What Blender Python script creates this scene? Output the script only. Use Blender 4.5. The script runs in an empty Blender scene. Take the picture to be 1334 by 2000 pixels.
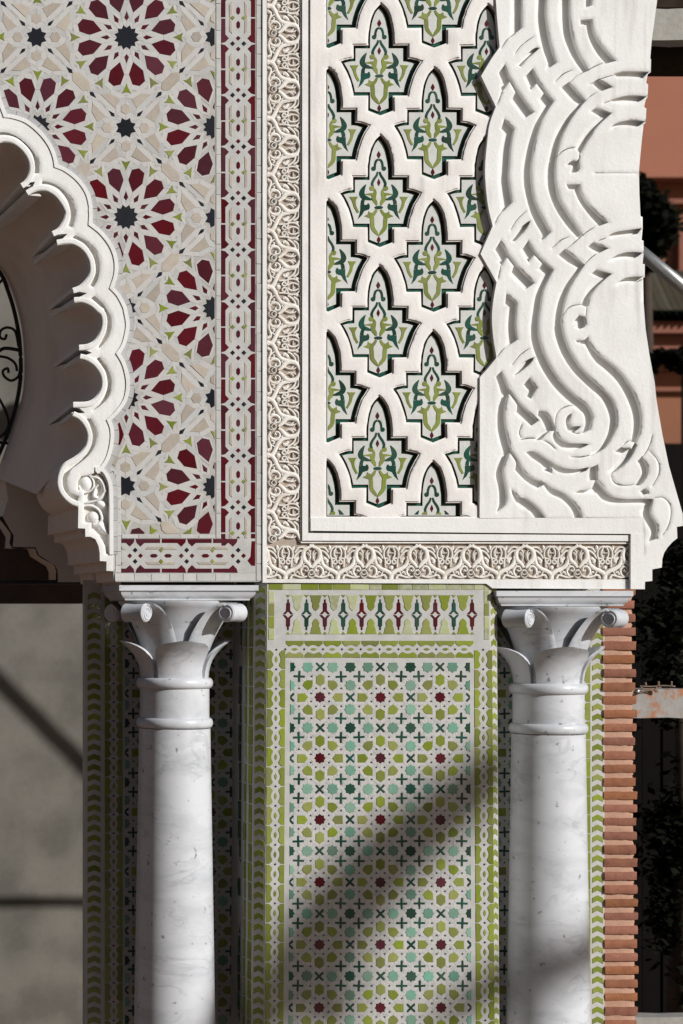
import bpy, math, random
from mathutils import Vector, Matrix
random.seed(7)
R = math.radians
S = 0.002            # metres per photo pixel on the facade plane
D = 9.1              # camera distance to the facade plane
VX, VY = -600.0, 1200.0
scene = bpy.context.scene
COL = scene.collection

# ------------------------------------------------------------------ camera
cd = bpy.data.cameras.new('camera'); cam = bpy.data.objects.new('camera', cd); COL.objects.link(cam)
cam.location = (VX * S, -D, (2000 - VY) * S); cam.rotation_euler = (R(90), 0, 0)
cd.sensor_width = 36; cd.sensor_fit = 'AUTO'; cd.lens = 36 * (D / S) / 2000
cd.shift_x = (667 - VX) / 2000; cd.shift_y = (VY - 1000) / 2000
cd.clip_end = 500
cd.dof.use_dof = True; cd.dof.focus_distance = D - 0.02; cd.dof.aperture_fstop = 3.2
scene.camera = cam
# ------------------------------------------------------------------ light
AZ, EL = R(44), R(24)
SUNV = Vector((math.cos(EL) * math.sin(AZ), -math.cos(EL) * math.cos(AZ), math.sin(EL)))
w = bpy.data.worlds.new('World'); scene.world = w; w.use_nodes = True
nt = w.node_tree; bg = nt.nodes['Background']
sky = nt.nodes.new('ShaderNodeTexSky'); sky.sky_type = 'NISHITA'; sky.sun_disc = False
sky.sun_elevation = EL; sky.sun_rotation = math.atan2(SUNV.x, SUNV.y)
nt.links.new(sky.outputs[0], bg.inputs[0]); bg.inputs[1].default_value = 0.05
sd = bpy.data.lights.new('sun', 'SUN'); sd.energy = 4.3; sd.angle = R(0.53); sd.color = (1.0, 0.985, 0.962)
so = bpy.data.objects.new('sun', sd); COL.objects.link(so); so.location = (6, -8, 8)
so.rotation_euler = SUNV.to_track_quat('Z', 'Y').to_euler()
scene.view_settings.view_transform = 'Standard'; scene.view_settings.look = 'None'
scene.view_settings.exposure = 0.04; scene.view_settings.gamma = 1.0

# ------------------------------------------------------------------ materials
MATS = {}
def srgb(r, g, b):
    f = lambda c: (c / 255 / 12.92) if c / 255 < 0.04045 else ((c / 255 + 0.055) / 1.055) ** 2.4
    return (f(r), f(g), f(b), 1)
def mat(name, col, rough=0.6, var=0.10, scale=20.0, bump=0.0, bscale=60.0, objvar=0.0, col2=None, c2scale=8.0, c2lo=0.5, c2hi=0.7,
        streak=0.0, wear=None, wearlo=0.62, wearhi=0.68, wearscale=14.0, metallic=0.0, spec=0.5, detail=6.0):
    m = bpy.data.materials.new(name); m.use_nodes = True; t = m.node_tree; n = t.nodes; l = t.links
    b = n['Principled BSDF']; b.inputs['Roughness'].default_value = rough; b.inputs['Metallic'].default_value = metallic
    b.inputs['Specular IOR Level'].default_value = spec
    geo = n.new('ShaderNodeNewGeometry')
    def noise(sc, det=detail, rgh=0.6):
        x = n.new('ShaderNodeTexNoise'); x.inputs['Scale'].default_value = sc; x.inputs['Detail'].default_value = det
        x.inputs['Roughness'].default_value = rgh; l.new(geo.outputs['Position'], x.inputs['Vector']); return x
    def ramp(src, lo, hi, a=0.0, bb=1.0):
        x = n.new('ShaderNodeMapRange'); x.inputs[1].default_value = lo; x.inputs[2].default_value = hi
        x.inputs[3].default_value = a; x.inputs[4].default_value = bb; x.clamp = True; l.new(src, x.inputs[0]); return x.outputs[0]
    def mix(fac, A, B):
        x = n.new('ShaderNodeMix'); x.data_type = 'RGBA'
        l.new(fac, x.inputs[0])
        for i, v in ((6, A), (7, B)):
            if hasattr(v, 'is_linked'): l.new(v, x.inputs[i])
            else: x.inputs[i].default_value = v
        return x.outputs[2]
    cur = None
    if col2 is not None:
        cur = mix(ramp(noise(c2scale).outputs[0], c2lo, c2hi), col, col2)
    hsv = n.new('ShaderNodeHueSaturation')
    if cur is None: hsv.inputs['Color'].default_value = col
    else: l.new(cur, hsv.inputs['Color'])
    val = ramp(noise(scale).outputs[0], 0.25, 0.75, 1 - var, 1 + var)
    if objvar:
        oi = n.new('ShaderNodeObjectInfo')
        mul = n.new('ShaderNodeMath'); mul.operation = 'MULTIPLY'; l.new(val, mul.inputs[0])
        l.new(ramp(oi.outputs['Random'], 0, 1, 1 - objvar, 1 + objvar), mul.inputs[1]); val = mul.outputs[0]
        ad = n.new('ShaderNodeMath'); ad.operation = 'MULTIPLY_ADD'; l.new(oi.outputs['Random'], ad.inputs[0]); ad.inputs[1].default_value = 7.31; ad.inputs[2].default_value = 0
        fr = n.new('ShaderNodeMath'); fr.operation = 'FRACT'; l.new(ad.outputs[0], fr.inputs[0])
        l.new(ramp(fr.outputs[0], 0, 1, 0.5 - objvar * 0.05, 0.5 + objvar * 0.05), hsv.inputs['Hue'])
        l.new(ramp(fr.outputs[0], 0, 1, 1 - objvar * 0.7, 1 + objvar * 0.4), hsv.inputs['Saturation'])
    l.new(val, hsv.inputs['Value']); out = hsv.outputs[0]
    if streak:
        mp = n.new('ShaderNodeMapping'); mp.inputs['Scale'].default_value = (34, 34, 2.6); l.new(geo.outputs['Position'], mp.inputs[0])
        sn = n.new('ShaderNodeTexNoise'); sn.inputs['Scale'].default_value = 1.0; sn.inputs['Detail'].default_value = 5; l.new(mp.outputs[0], sn.inputs['Vector'])
        big = ramp(noise(2.2, 3).outputs[0], 0.42, 0.62)
        mm = n.new('ShaderNodeMath'); mm.operation = 'MULTIPLY'; l.new(ramp(sn.outputs[0], 0.5, 0.72, 0, streak), mm.inputs[0]); l.new(big, mm.inputs[1])
        out = mix(mm.outputs[0], out, (0.36, 0.33, 0.29, 1))
    if wear is not None:
        out = mix(ramp(noise(wearscale, 9, 0.72).outputs[0], wearlo, wearhi), out, wear)
    l.new(out, b.inputs['Base Color'])
    if bump:
        bp = n.new('ShaderNodeBump'); bp.inputs['Strength'].default_value = bump; bp.inputs['Distance'].default_value = 0.004
        l.new(noise(bscale, 5).outputs[0], bp.inputs['Height']); l.new(bp.outputs[0], b.inputs['Normal'])
    MATS[name] = m; return m
G = 1.0
M_PLASTER = mat('white_plaster', streak=0.38, col=(0.755, 0.747, 0.728, 1), rough=0.75, var=0.05, scale=9, bump=0.3, bscale=90, col2=(0.69, 0.678, 0.655, 1), c2scale=5, c2lo=0.45, c2hi=0.75,
                wear=(0.50, 0.46, 0.41, 1), wearlo=0.66, wearhi=0.73, wearscale=34)
M_CARVE = mat('carved_plaster', (0.76, 0.73, 0.68, 1), 0.8, 0.08, 30, 0.3, 120, col2=(0.62, 0.56, 0.49, 1), c2scale=14)
M_CARVEGROUND = mat('carved_ground', (0.36, 0.30, 0.245, 1), 0.9, 0.2, 30, 0.3, 120)  # brown tone holds dust and the shade of the recess
M_LATTICE = mat('lattice_plaster', streak=0.38, col=(0.755, 0.73, 0.70, 1), rough=0.75, var=0.05, scale=9, bump=0.3, bscale=90, col2=(0.69, 0.655, 0.615, 1), c2scale=6,
                wear=(0.48, 0.42, 0.37, 1), wearlo=0.66, wearhi=0.73, wearscale=36)
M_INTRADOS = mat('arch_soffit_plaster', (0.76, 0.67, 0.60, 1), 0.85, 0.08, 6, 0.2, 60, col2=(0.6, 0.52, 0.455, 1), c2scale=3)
def glaze(name, col, objvar=0.18, rough=0.2, **k):
    k.setdefault('bump', 0.12); k.setdefault('bscale', 45.0)
    return mat(name, col, rough, 0.10, 40, objvar=objvar, **k)
LIME = (0.62, 0.6, 0.56, 1)
M_TWHITE = mat('white_tile', (0.485, 0.477, 0.46, 1), 0.35, 0.07, 25, 0.15, 40, col2=(0.435, 0.428, 0.415, 1), c2scale=16, c2lo=0.4, c2hi=0.6,
               wear=(0.36, 0.34, 0.31, 1), wearlo=0.66, wearhi=0.72, wearscale=55)
M_TW = [mat('strap_tile_%s' % n_, c_, 0.32, 0.06, 30, 0.12, 45, wear=(0.34, 0.325, 0.305, 1), wearlo=0.67, wearhi=0.73, wearscale=60) for n_, c_ in
        (('warm', (0.505, 0.493, 0.472, 1)), ('pink', (0.505, 0.485, 0.47, 1)), ('cool', (0.47, 0.472, 0.465, 1)), ('grey', (0.44, 0.436, 0.425, 1)))]
M_MORTARBED = mat('lime_bed', (0.40, 0.385, 0.36, 1), 0.9, 0.12, 40, 0.2, 80)
M_TBLOCK = glaze('white_block_tile', (0.50, 0.492, 0.475, 1), 0.07)
M_TGREY = glaze('grey_edge_tile', (0.41, 0.41, 0.41, 1), 0.08)
M_TRED = glaze('oxblood_tile', (0.078, 0.0095, 0.017, 1), 0.22, wear=(0.3, 0.2, 0.19, 1), wearlo=0.70, wearhi=0.76, wearscale=60)
M_TBLACK = glaze('black_tile', (0.016, 0.018, 0.024, 1), 0.3)
M_TBEIGE = glaze('beige_tile', (0.42, 0.37, 0.31, 1), 0.14)
M_TGREEN = glaze('olive_tile', (0.205, 0.235, 0.045, 1), 0.25, wear=(0.55, 0.55, 0.45, 1), wearlo=0.67, wearhi=0.72, wearscale=70)
M_TTEAL = glaze('teal_tile', (0.15, 0.29, 0.215, 1), 0.3, wear=(0.5, 0.52, 0.48, 1), wearlo=0.66, wearhi=0.72, wearscale=60)
M_TDARK = glaze('dark_green_tile', (0.016, 0.062, 0.042, 1), 0.35, wear=(0.3, 0.32, 0.3, 1), wearlo=0.68, wearhi=0.74, wearscale=60)
M_TLEAF = glaze('leaf_green_tile', (0.205, 0.24, 0.06, 1), 0.15)
M_TINSET = glaze('pale_inset_tile', (0.58, 0.59, 0.56, 1), 0.05)
M_GROUT = mat('tile_joint', (0.30, 0.285, 0.26, 1), 0.9, 0.2, 40)
M_BRICK = mat('red_brick', (0.25, 0.094, 0.047, 1), 0.9, 0.18, 60, 0.6, 140, objvar=0.15, col2=(0.17, 0.055, 0.032, 1), c2scale=30)
M_MORTAR = mat('pink_mortar', (0.42, 0.245, 0.17, 1), 0.95, 0.12, 60, 0.5, 150)
M_IRON = mat('black_iron', (0.012, 0.009, 0.008, 1), 0.5, 0.2, 40)
M_CEMENT = mat('grey_render', (0.16, 0.147, 0.125, 1), 0.9, 0.16, 9, 0.2, 30, col2=(0.095, 0.086, 0.072, 1), c2scale=4.5, c2lo=0.40, c2hi=0.62,
               wear=(0.2, 0.19, 0.175, 1), wearlo=0.7, wearhi=0.76, wearscale=6)
def marble():
    m = bpy.data.materials.new('veined_marble'); m.use_nodes = True; t = m.node_tree; n = t.nodes; l = t.links
    b = n['Principled BSDF']; b.inputs['Roughness'].default_value = 0.28
    geo = n.new('ShaderNodeNewGeometry')
    mp = n.new('ShaderNodeMapping'); mp.inputs['Rotation'].default_value = (0.3, R(38), 0.2); mp.inputs['Scale'].default_value = (1, 1, 2.2)
    l.new(geo.outputs['Position'], mp.inputs[0])
    n1 = n.new('ShaderNodeTexNoise'); n1.inputs['Scale'].default_value = 4.6; n1.inputs['Detail'].default_value = 9; n1.inputs['Roughness'].default_value = 0.62; n1.inputs['Distortion'].default_value = 0.6
    l.new(mp.outputs[0], n1.inputs['Vector'])
    r1 = n.new('ShaderNodeValToRGB'); e = r1.color_ramp.elements
    e[0].position = 0.25; e[0].color = (0.43, 0.45, 0.48, 1); e[1].position = 0.55; e[1].color = (0.585, 0.60, 0.625, 1)
    l.new(n1.outputs[0], r1.inputs[0])
    n2 = n.new('ShaderNodeTexNoise'); n2.inputs['Scale'].default_value = 3.4; n2.inputs['Detail'].default_value = 6; n2.inputs['Roughness'].default_value = 0.55; n2.inputs['Distortion'].default_value = 0.5
    l.new(mp.outputs[0], n2.inputs['Vector'])
    ab = n.new('ShaderNodeMath'); ab.operation = 'SUBTRACT'; l.new(n2.outputs[0], ab.inputs[0]); ab.inputs[1].default_value = 0.5
    a2 = n.new('ShaderNodeMath'); a2.operation = 'ABSOLUTE'; l.new(ab.outputs[0], a2.inputs[0])
    mr = n.new('ShaderNodeMapRange'); mr.inputs[1].default_value = 0.0; mr.inputs[2].default_value = 0.03; mr.inputs[3].default_value = 0.26; mr.inputs[4].default_value = 0; l.new(a2.outputs[0], mr.inputs[0])
    n3 = n.new('ShaderNodeTexNoise'); n3.inputs['Scale'].default_value = 5; n3.inputs['Detail'].default_value = 6; l.new(geo.outputs['Position'], n3.inputs['Vector'])
    m3 = n.new('ShaderNodeMapRange'); m3.inputs[1].default_value = 0.42; m3.inputs[2].default_value = 0.62; l.new(n3.outputs[0], m3.inputs[0])
    mu = n.new('ShaderNodeMath'); mu.operation = 'MULTIPLY'; l.new(mr.outputs[0], mu.inputs[0]); l.new(m3.outputs[0], mu.inputs[1])
    n4 = n.new('ShaderNodeTexNoise'); n4.inputs['Scale'].default_value = 34; n4.inputs['Detail'].default_value = 4; l.new(geo.outputs['Position'], n4.inputs['Vector'])
    m4 = n.new('ShaderNodeMapRange'); m4.inputs[1].default_value = 0.65; m4.inputs[2].default_value = 0.73; m4.inputs[4].default_value = 0.7; l.new(n4.outputs[0], m4.inputs[0])
    mx0 = n.new('ShaderNodeMath'); mx0.operation = 'MAXIMUM'; l.new(mu.outputs[0], mx0.inputs[0]); l.new(m4.outputs[0], mx0.inputs[1])
    mx = n.new('ShaderNodeMix'); mx.data_type = 'RGBA'; l.new(mx0.outputs[0], mx.inputs[0]); l.new(r1.outputs[0], mx.inputs[6]); mx.inputs[7].default_value = (0.10, 0.105, 0.125, 1)
    l.new(mx.outputs[2], b.inputs['Base Color']); return m
M_MARBLE = marble()

# ------------------------------------------------------------------ geometry helpers
def U(px, py, y=0.0):
    """photo pixel seen on the plane at depth y -> world point"""
    k = 1 + y / D
    return Vector(((VX + (px - VX) * k) * S, y, (2000 - (VY + (py - VY) * k)) * S))
def T(px, py, y=0.0):
    """facade pixel units -> world, no perspective"""
    return Vector((px * S, y, (2000 - py) * S))
def tag(o, label=None, cat=None, group=None, kind=None):
    if label: o['label'] = label
    if cat: o['category'] = cat
    if group: o['group'] = group
    if kind: o['kind'] = kind
    return o
def thing(name, loc, label, cat, group=None):
    o = bpy.data.objects.new(name, None); COL.objects.link(o); o.location = loc; o.empty_display_size = 0.05
    return tag(o, label, cat, group, 'thing')
def absloc(o):
    v = Vector(o.location)
    return v
def link(o, parent=None):
    COL.objects.link(o)
    if parent is not None:
        o.parent = parent
        root = parent; off = Vector((0, 0, 0))
        M = Matrix.Identity(4)
        chain = []
        while root is not None: chain.append(root); root = root.parent
        for c in reversed(chain):
            M = M @ c.matrix_parent_inverse @ Matrix.LocRotScale(c.location, c.rotation_euler, c.scale)
        o.matrix_parent_inverse = M.inverted()
    return o
class MB:
    def __init__(s): s.v = []; s.f = []
    def add(s, vs, fs):
        o = len(s.v); s.v += [tuple(v) for v in vs]; s.f += [tuple(i + o for i in f) for f in fs]; return s
    def mesh(s, name, m, smooth=False, recalc=False, angle=None):
        me = bpy.data.meshes.new(name); me.from_pydata(s.v, [], s.f); me.materials.append(m)
        if recalc:
            import bmesh
            bm = bmesh.new(); bm.from_mesh(me); bmesh.ops.recalc_face_normals(bm, faces=bm.faces); bm.to_mesh(me); bm.free()
        if smooth:
            me.polygons.foreach_set('use_smooth', [True] * len(me.polygons))
            if angle: me.set_sharp_from_angle(angle=R(angle))
        me.update(); return me
    def obj(s, name, m, parent=None, smooth=False, recalc=True, angle=None):
        o = bpy.data.objects.new(name, s.mesh(name, m, smooth, recalc, angle)); return link(o, parent)
    def box(s, x0, x1, y0, y1, z0, z1):
        v = [(x0, y0, z0), (x1, y0, z0), (x1, y1, z0), (x0, y1, z0), (x0, y0, z1), (x1, y0, z1), (x1, y1, z1), (x0, y1, z1)]
        return s.add(v, [(0, 3, 2, 1), (4, 5, 6, 7), (0, 1, 5, 4), (1, 2, 6, 5), (2, 3, 7, 6), (3, 0, 4, 7)])
    def prism(s, pts3f, pts3b):
        n = len(pts3f)
        return s.add(list(pts3f) + list(pts3b), [tuple(range(n)), tuple(range(2 * n - 1, n - 1, -1))] + [(i, (i + 1) % n, n + (i + 1) % n, n + i) for i in range(n)])
    def rings(s, rings, closed=True, cap=False):
        n = len(rings[0]); o = len(s.v)
        for r in rings: s.v += [tuple(p) for p in r]
        m = n if closed else n - 1
        for k in range(len(rings) - 1):
            for i in range(m):
                j = (i + 1) % n
                s.f.append((o + k * n + i, o + k * n + j, o + (k + 1) * n + j, o + (k + 1) * n + i))
        if cap:
            s.f.append(tuple(o + i for i in range(n - 1, -1, -1))); e = o + (len(rings) - 1) * n
            s.f.append(tuple(e + i for i in range(n)))
        return s
    def tube(s, path, r, n=8, cap=True):
        path = [Vector(p) for p in path]; rings = []
        up = Vector((0, 0, 1)); prev = None
        for i, p in enumerate(path):
            t = (path[min(i + 1, len(path) - 1)] - path[max(i - 1, 0)]).normalized()
            a = t.cross(up)
            if a.length < 0.05: a = t.cross(Vector((0, 1, 0)))
            a.normalize()
            if prev is not None and a.dot(prev) < 0: a = -a
            prev = a; b = t.cross(a); rr = r[i] if isinstance(r, (list, tuple)) else r
            rings.append([p + (a * math.cos(2 * math.pi * k / n) + b * math.sin(2 * math.pi * k / n)) * rr for k in range(n)])
        return s.rings(rings, True, cap)
    def ribbon(s, pts, width, y0, h, conv=None, round_=0.35, cap=True):
        """raised strap along 2D px path; y0 = ground y (front is -y); h height in m; width px or list"""
        conv = conv or (lambda u, v, y: U(u, v, y))
        n = len(pts); rings = []
        for i, p in enumerate(pts):
            a = pts[max(i - 1, 0)]; b = pts[min(i + 1, n - 1)]
            dx, dy = b[0] - a[0], b[1] - a[1]; L = math.hypot(dx, dy) or 1; nx, ny = -dy / L, dx / L
            wd = (width[i] if isinstance(width, (list, tuple)) else width) / 2
            hh = h[i] if isinstance(h, (list, tuple)) else h
            prof = [(-1, 0), (-1, -hh * (1 - round_ * 0.6)), (-1 + round_, -hh), (1 - round_, -hh), (1, -hh * (1 - round_ * 0.6)), (1, 0)]
            rings.append([conv(p[0] + nx * wd * q, p[1] + ny * wd * q, y0 + yy) for q, yy in prof])
        return s.rings(rings, False, False).add(rings[0], [tuple(range(6))]).add(rings[-1], [tuple(range(5, -1, -1))])
    def dome(s, cx, cy, rx, ry, h, y0, rot=0.0, n=14, m=5, conv=None):
        conv = conv or (lambda u, v, y: U(u, v, y)); rings = []
        for k in range(m + 1):
            a = math.pi / 2 * k / m; rr = max(math.cos(a), 0.02)
            ring = []
            for i in range(n):
                t = 2 * math.pi * i / n; x = math.cos(t) * rx * rr; y = math.sin(t) * ry * rr
                ring.append(conv(cx + x * math.cos(rot) - y * math.sin(rot), cy + x * math.sin(rot) + y * math.cos(rot), y0 - h * math.sin(a)))
            rings.append(ring)
        return s.rings(rings, True, True)
def cr(pts, n=5, closed=False, corner=None):
    """Catmull-Rom resample; corners sharper than `corner` degrees stay sharp"""
    N = len(pts); out = []
    def is_corner(i):
        if corner is None: return False
        if not closed and i in (0, N - 1): return True
        a = pts[i - 1]; b = pts[i]; c = pts[(i + 1) % N]
        v1 = (b[0] - a[0], b[1] - a[1]); v2 = (c[0] - b[0], c[1] - b[1])
        d = (v1[0] * v2[0] + v1[1] * v2[1]) / ((math.hypot(*v1) * math.hypot(*v2)) or 1)
        return math.degrees(math.acos(max(-1, min(1, d)))) > corner
    cs = [is_corner(i) for i in range(N)]
    for i in range(N if closed else N - 1):
        p1 = pts[i]; p2 = pts[(i + 1) % N]
        p0 = p1 if (cs[i] or (not closed and i == 0)) else pts[i - 1]
        j = (i + 1) % N
        p3 = p2 if (cs[j] or (not closed and i == N - 2)) else pts[(i + 2) % N]
        for k in range(n):
            t = k / n; t2 = t * t; t3 = t2 * t
            out.append(tuple(0.5 * (2 * p1[q] + (p2[q] - p0[q]) * t + (2 * p0[q] - 5 * p1[q] + 4 * p2[q] - p3[q]) * t2 + (3 * p1[q] - p0[q] - 3 * p2[q] + p3[q]) * t3) for q in range(len(p1))))
    if not closed: out.append(tuple(pts[-1]))
    return out
def area(p): return sum(p[i - 1][0] * p[i][1] - p[i][0] * p[i - 1][1] for i in range(len(p))) / 2
def offset(pts, d, closed=True):
    """move polygon edges outward by d px (outward for any orientation); open polylines: to the left-hand side"""
    N = len(pts); sg = 1
    if closed and area(pts) < 0: sg = -1
    out = []
    for i in range(N):
        a = pts[i - 1] if (closed or i > 0) else pts[i]; b = pts[i]; c = pts[(i + 1) % N] if (closed or i < N - 1) else pts[i]
        v1 = Vector((b[0] - a[0], b[1] - a[1])); v2 = Vector((c[0] - b[0], c[1] - b[1]))
        if v1.length < 1e-6: v1 = v2.copy()
        if v2.length < 1e-6: v2 = v1.copy()
        v1.normalize(); v2.normalize()
        n1 = Vector((v1.y, -v1.x)) * sg; n2 = Vector((v2.y, -v2.x)) * sg
        m = n1 + n2
        if m.length < 0.3: m = n1
        else: m = m / max(m.length_squared / 2, 0.35)
        out.append((b[0] + m.x * d, b[1] + m.y * d))
    return out
def clip(pts, f):
    """keep the part where f(p) >= 0 (f linear)"""
    out = []
    for i in range(len(pts)):
        a = pts[i - 1]; b = pts[i]; fa, fb = f(a), f(b)
        if (fa >= 0) != (fb >= 0):
            t = fa / (fa - fb); out.append((a[0] + (b[0] - a[0]) * t, a[1] + (b[1] - a[1]) * t))
        if fb >= 0: out.append(b)
    return out
def inside(p, poly):
    c = False
    for i in range(len(poly)):
        a = poly[i - 1]; b = poly[i]
        if (a[1] > p[1]) != (b[1] > p[1]) and p[0] < (b[0] - a[0]) * (p[1] - a[1]) / (b[1] - a[1]) + a[0]: c = not c
    return c
import numpy as np
from mathutils.geometry import delaunay_2d_cdt
def evenodd(P, loops):
    c = np.zeros(len(P), bool); x, y = P[:, 0], P[:, 1]
    for lp in loops:
        L = np.array(lp); A = np.roll(L, 1, 0)
        for (ax, ay), (bx, by) in zip(A, L):
            if ay == by: continue
            m = ((ay > y) != (by > y)) & (x < (bx - ax) * (y - ay) / (by - ay) + ax); c ^= m
    return c
def plate_mesh(name, outer, holes, yf, yb, m, bevel=0.0, ref=None, conv=None, cuts=(), wall=None, pillow=None):
    """outline with holes (constrained triangulation), extruded from yf (front) to yb"""
    ref = yf if ref is None else ref
    vs = []; es = []
    for lp in [outer] + list(holes) + list(cuts):
        o = len(vs); n = len(lp); vs += [Vector((p[0], p[1])) for p in lp]; es += [(o + i, o + (i + 1) % n) for i in range(n)]
    if pillow:
        ph, pr_, stp = pillow; dens = []
        for lp in list(holes):
            L = np.array(lp); N = np.roll(L, -1, 0)
            for a_, b_ in zip(L, N):
                k = max(1, int(np.hypot(*(b_ - a_)) / 2.6)); dens += [a_ + (b_ - a_) * t / k for t in range(k)]
        dens = np.array(dens)
        def hdist(Q):
            out = np.full(len(Q), 1e9)
            for c0 in range(0, len(dens), 400):
                out = np.minimum(out, np.hypot(Q[:, None, 0] - dens[None, c0:c0 + 400, 0], Q[:, None, 1] - dens[None, c0:c0 + 400, 1]).min(1))
            return out
        A_ = np.array(outer); gx, gy = np.meshgrid(np.arange(A_[:, 0].min(), A_[:, 0].max(), stp), np.arange(A_[:, 1].min(), A_[:, 1].max(), stp))
        gx = gx + (np.arange(gx.shape[0])[:, None] % 2) * stp / 2
        Q = np.stack([gx.ravel(), gy.ravel()], 1); ok = evenodd(Q, [outer])
        for hp in holes: ok &= ~evenodd(Q, [hp])
        Q = Q[ok].astype(np.float32); dens = dens.astype(np.float32); dq = hdist(Q); Q = Q[(dq > 1.3) & (dq < pr_ * 1.6) | ((np.abs(Q[:, 0] / stp) % 3 < 1) & (dq >= pr_ * 1.6))]
        vs += [Vector((float(a_), float(b_))) for a_, b_ in Q]
    vo, eo, fo = delaunay_2d_cdt(vs, es, [], 0, 1e-3)[:3]
    P = np.array([(v.x, v.y) for v in vo]); F = np.array([f[:3] for f in fo]); C = P[F].mean(1)
    keep = evenodd(C, [outer])
    for hp in holes: keep &= ~evenodd(C, [hp])
    for cpoly in cuts: keep &= ~evenodd(C, [cpoly])
    tris = [tuple(int(i) for i in t) for t in F[keep]]
    cnt = {}
    for t in tris:
        for i in range(3):
            e = (t[i], t[(i + 1) % 3]); cnt[tuple(sorted(e))] = cnt.get(tuple(sorted(e)), 0) + 1
    n = len(P); W = []
    for x, y in P:
        q = conv((x, y)) if conv else U(x, y, ref); W.append((q.x, q.z))
    dY = np.zeros(n)
    if pillow:
        t_ = np.clip(hdist(P) / pr_, 0, 1); dY = ph * (1 - t_) ** 2
    v = [(x, yf + float(d_), z) for (x, z), d_ in zip(W, dY)] + [(x, yb, z) for x, z in W]; f = []
    for t in tris:
        a_, b_, c_ = (Vector(W[i]) for i in t)
        cw = (b_ - a_).cross(c_ - a_) < 0
        t2 = t[::-1] if cw else t      # CCW in XZ looks to -Y
        f.append(t2); f.append(tuple(i + n for i in t2[::-1]))
        for i in range(3):
            e = (t2[i], t2[(i + 1) % 3])
            if cnt[tuple(sorted(e))] == 1: f.append((e[1], e[0], e[0] + n, e[1] + n))
    used = sorted({i for q in f for i in q}); mp = {u: k for k, u in enumerate(used)}
    me = bpy.data.meshes.new(name); me.from_pydata([v[u] for u in used], [], [tuple(mp[i] for i in q) for q in f]); me.materials.append(m)
    if wall is not None:
        me.materials.append(wall); me.polygons.foreach_set('material_index', [1 if len(q) == 4 else 0 for q in f])
    if pillow:
        me.polygons.foreach_set('use_smooth', [True] * len(me.polygons)); me.set_sharp_from_angle(angle=R(55))
    me.update()
    return me
def plate(name, outer, holes, yf, yb, m, parent=None, bevel=0.0, ref=None, conv=None, cuts=(), wall=None, pillow=None):
    return link(bpy.data.objects.new(name, plate_mesh(name, outer, holes, yf, yb, m, bevel, ref, conv, cuts, wall, pillow)), parent)
# ---- tile pieces: shared meshes in a local XZ plane, front towards -Y
PCACHE = {}
def piece_mesh(name, pts, m, proud=0.0016, edge=0.55):
    key = (name, m.name, tuple((round(p[0], 2), round(p[1], 2)) for p in pts), round(proud, 5))
    if key in PCACHE: return PCACHE[key]
    ins = offset(pts, -edge); n = len(pts)
    W = lambda p, y: (p[0] * S, y, -p[1] * S)
    v = [W(p, 0.003) for p in pts] + [W(p, -proud * 0.55) for p in pts] + [W(p, -proud) for p in ins]
    f = [tuple(range(2 * n, 3 * n))]
    for k in (0, n):
        for i in range(n):
            j = (i + 1) % n; f.append((k + i, k + j, k + n + j, k + n + i))
    me = MB().add(v, f).mesh(name, m, recalc=True)
    # front must look to -Y
    if me.polygons[0].normal.y > 0: me.flip_normals()
    PCACHE[key] = me; return me
class Frame:
    """plane for tiles: u (px along ex), v (px down); base surface passes through origin"""
    def __init__(s, origin, phi=0.0): s.o = Vector(origin); s.phi = phi; s.ex = Vector((math.cos(phi), math.sin(phi), 0)); s.n = Vector((math.sin(phi), -math.cos(phi), 0))
    def pos(s, u, v): return s.o + s.ex * (u * S) + Vector((0, 0, -v * S))
    def put(s, name, pts, m, u, v, parent, theta=0.0, proud=0.0014, jit=1.1, edge=0.55):
        me = piece_mesh(name, pts, m, proud, edge)
        o = bpy.data.objects.new(name, me)
        o.location = s.pos(u, v) + s.n * (random.random() * 0.0006)
        o.rotation_euler = (R(random.uniform(-jit, jit)), theta, s.phi + R(random.uniform(-jit, jit)))
        return link(o, parent)
def star(n, ro, ri, rot=0.0):
    return [((ro if k % 2 == 0 else ri) * math.cos(rot + math.pi * k / n), (ro if k % 2 == 0 else ri) * math.sin(rot + math.pi * k / n)) for k in range(2 * n)]
def rotp(pts, a): c, s_ = math.cos(a), math.sin(a); return [(x * c - y * s_, x * s_ + y * c) for x, y in pts]
def mir(pts): return pts + [(x, -y) for x, y in reversed(pts) if abs(y) > 1e-6]
def ctr(pts): return sum(p[0] for p in pts) / len(pts), sum(p[1] for p in pts) / len(pts)

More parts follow.
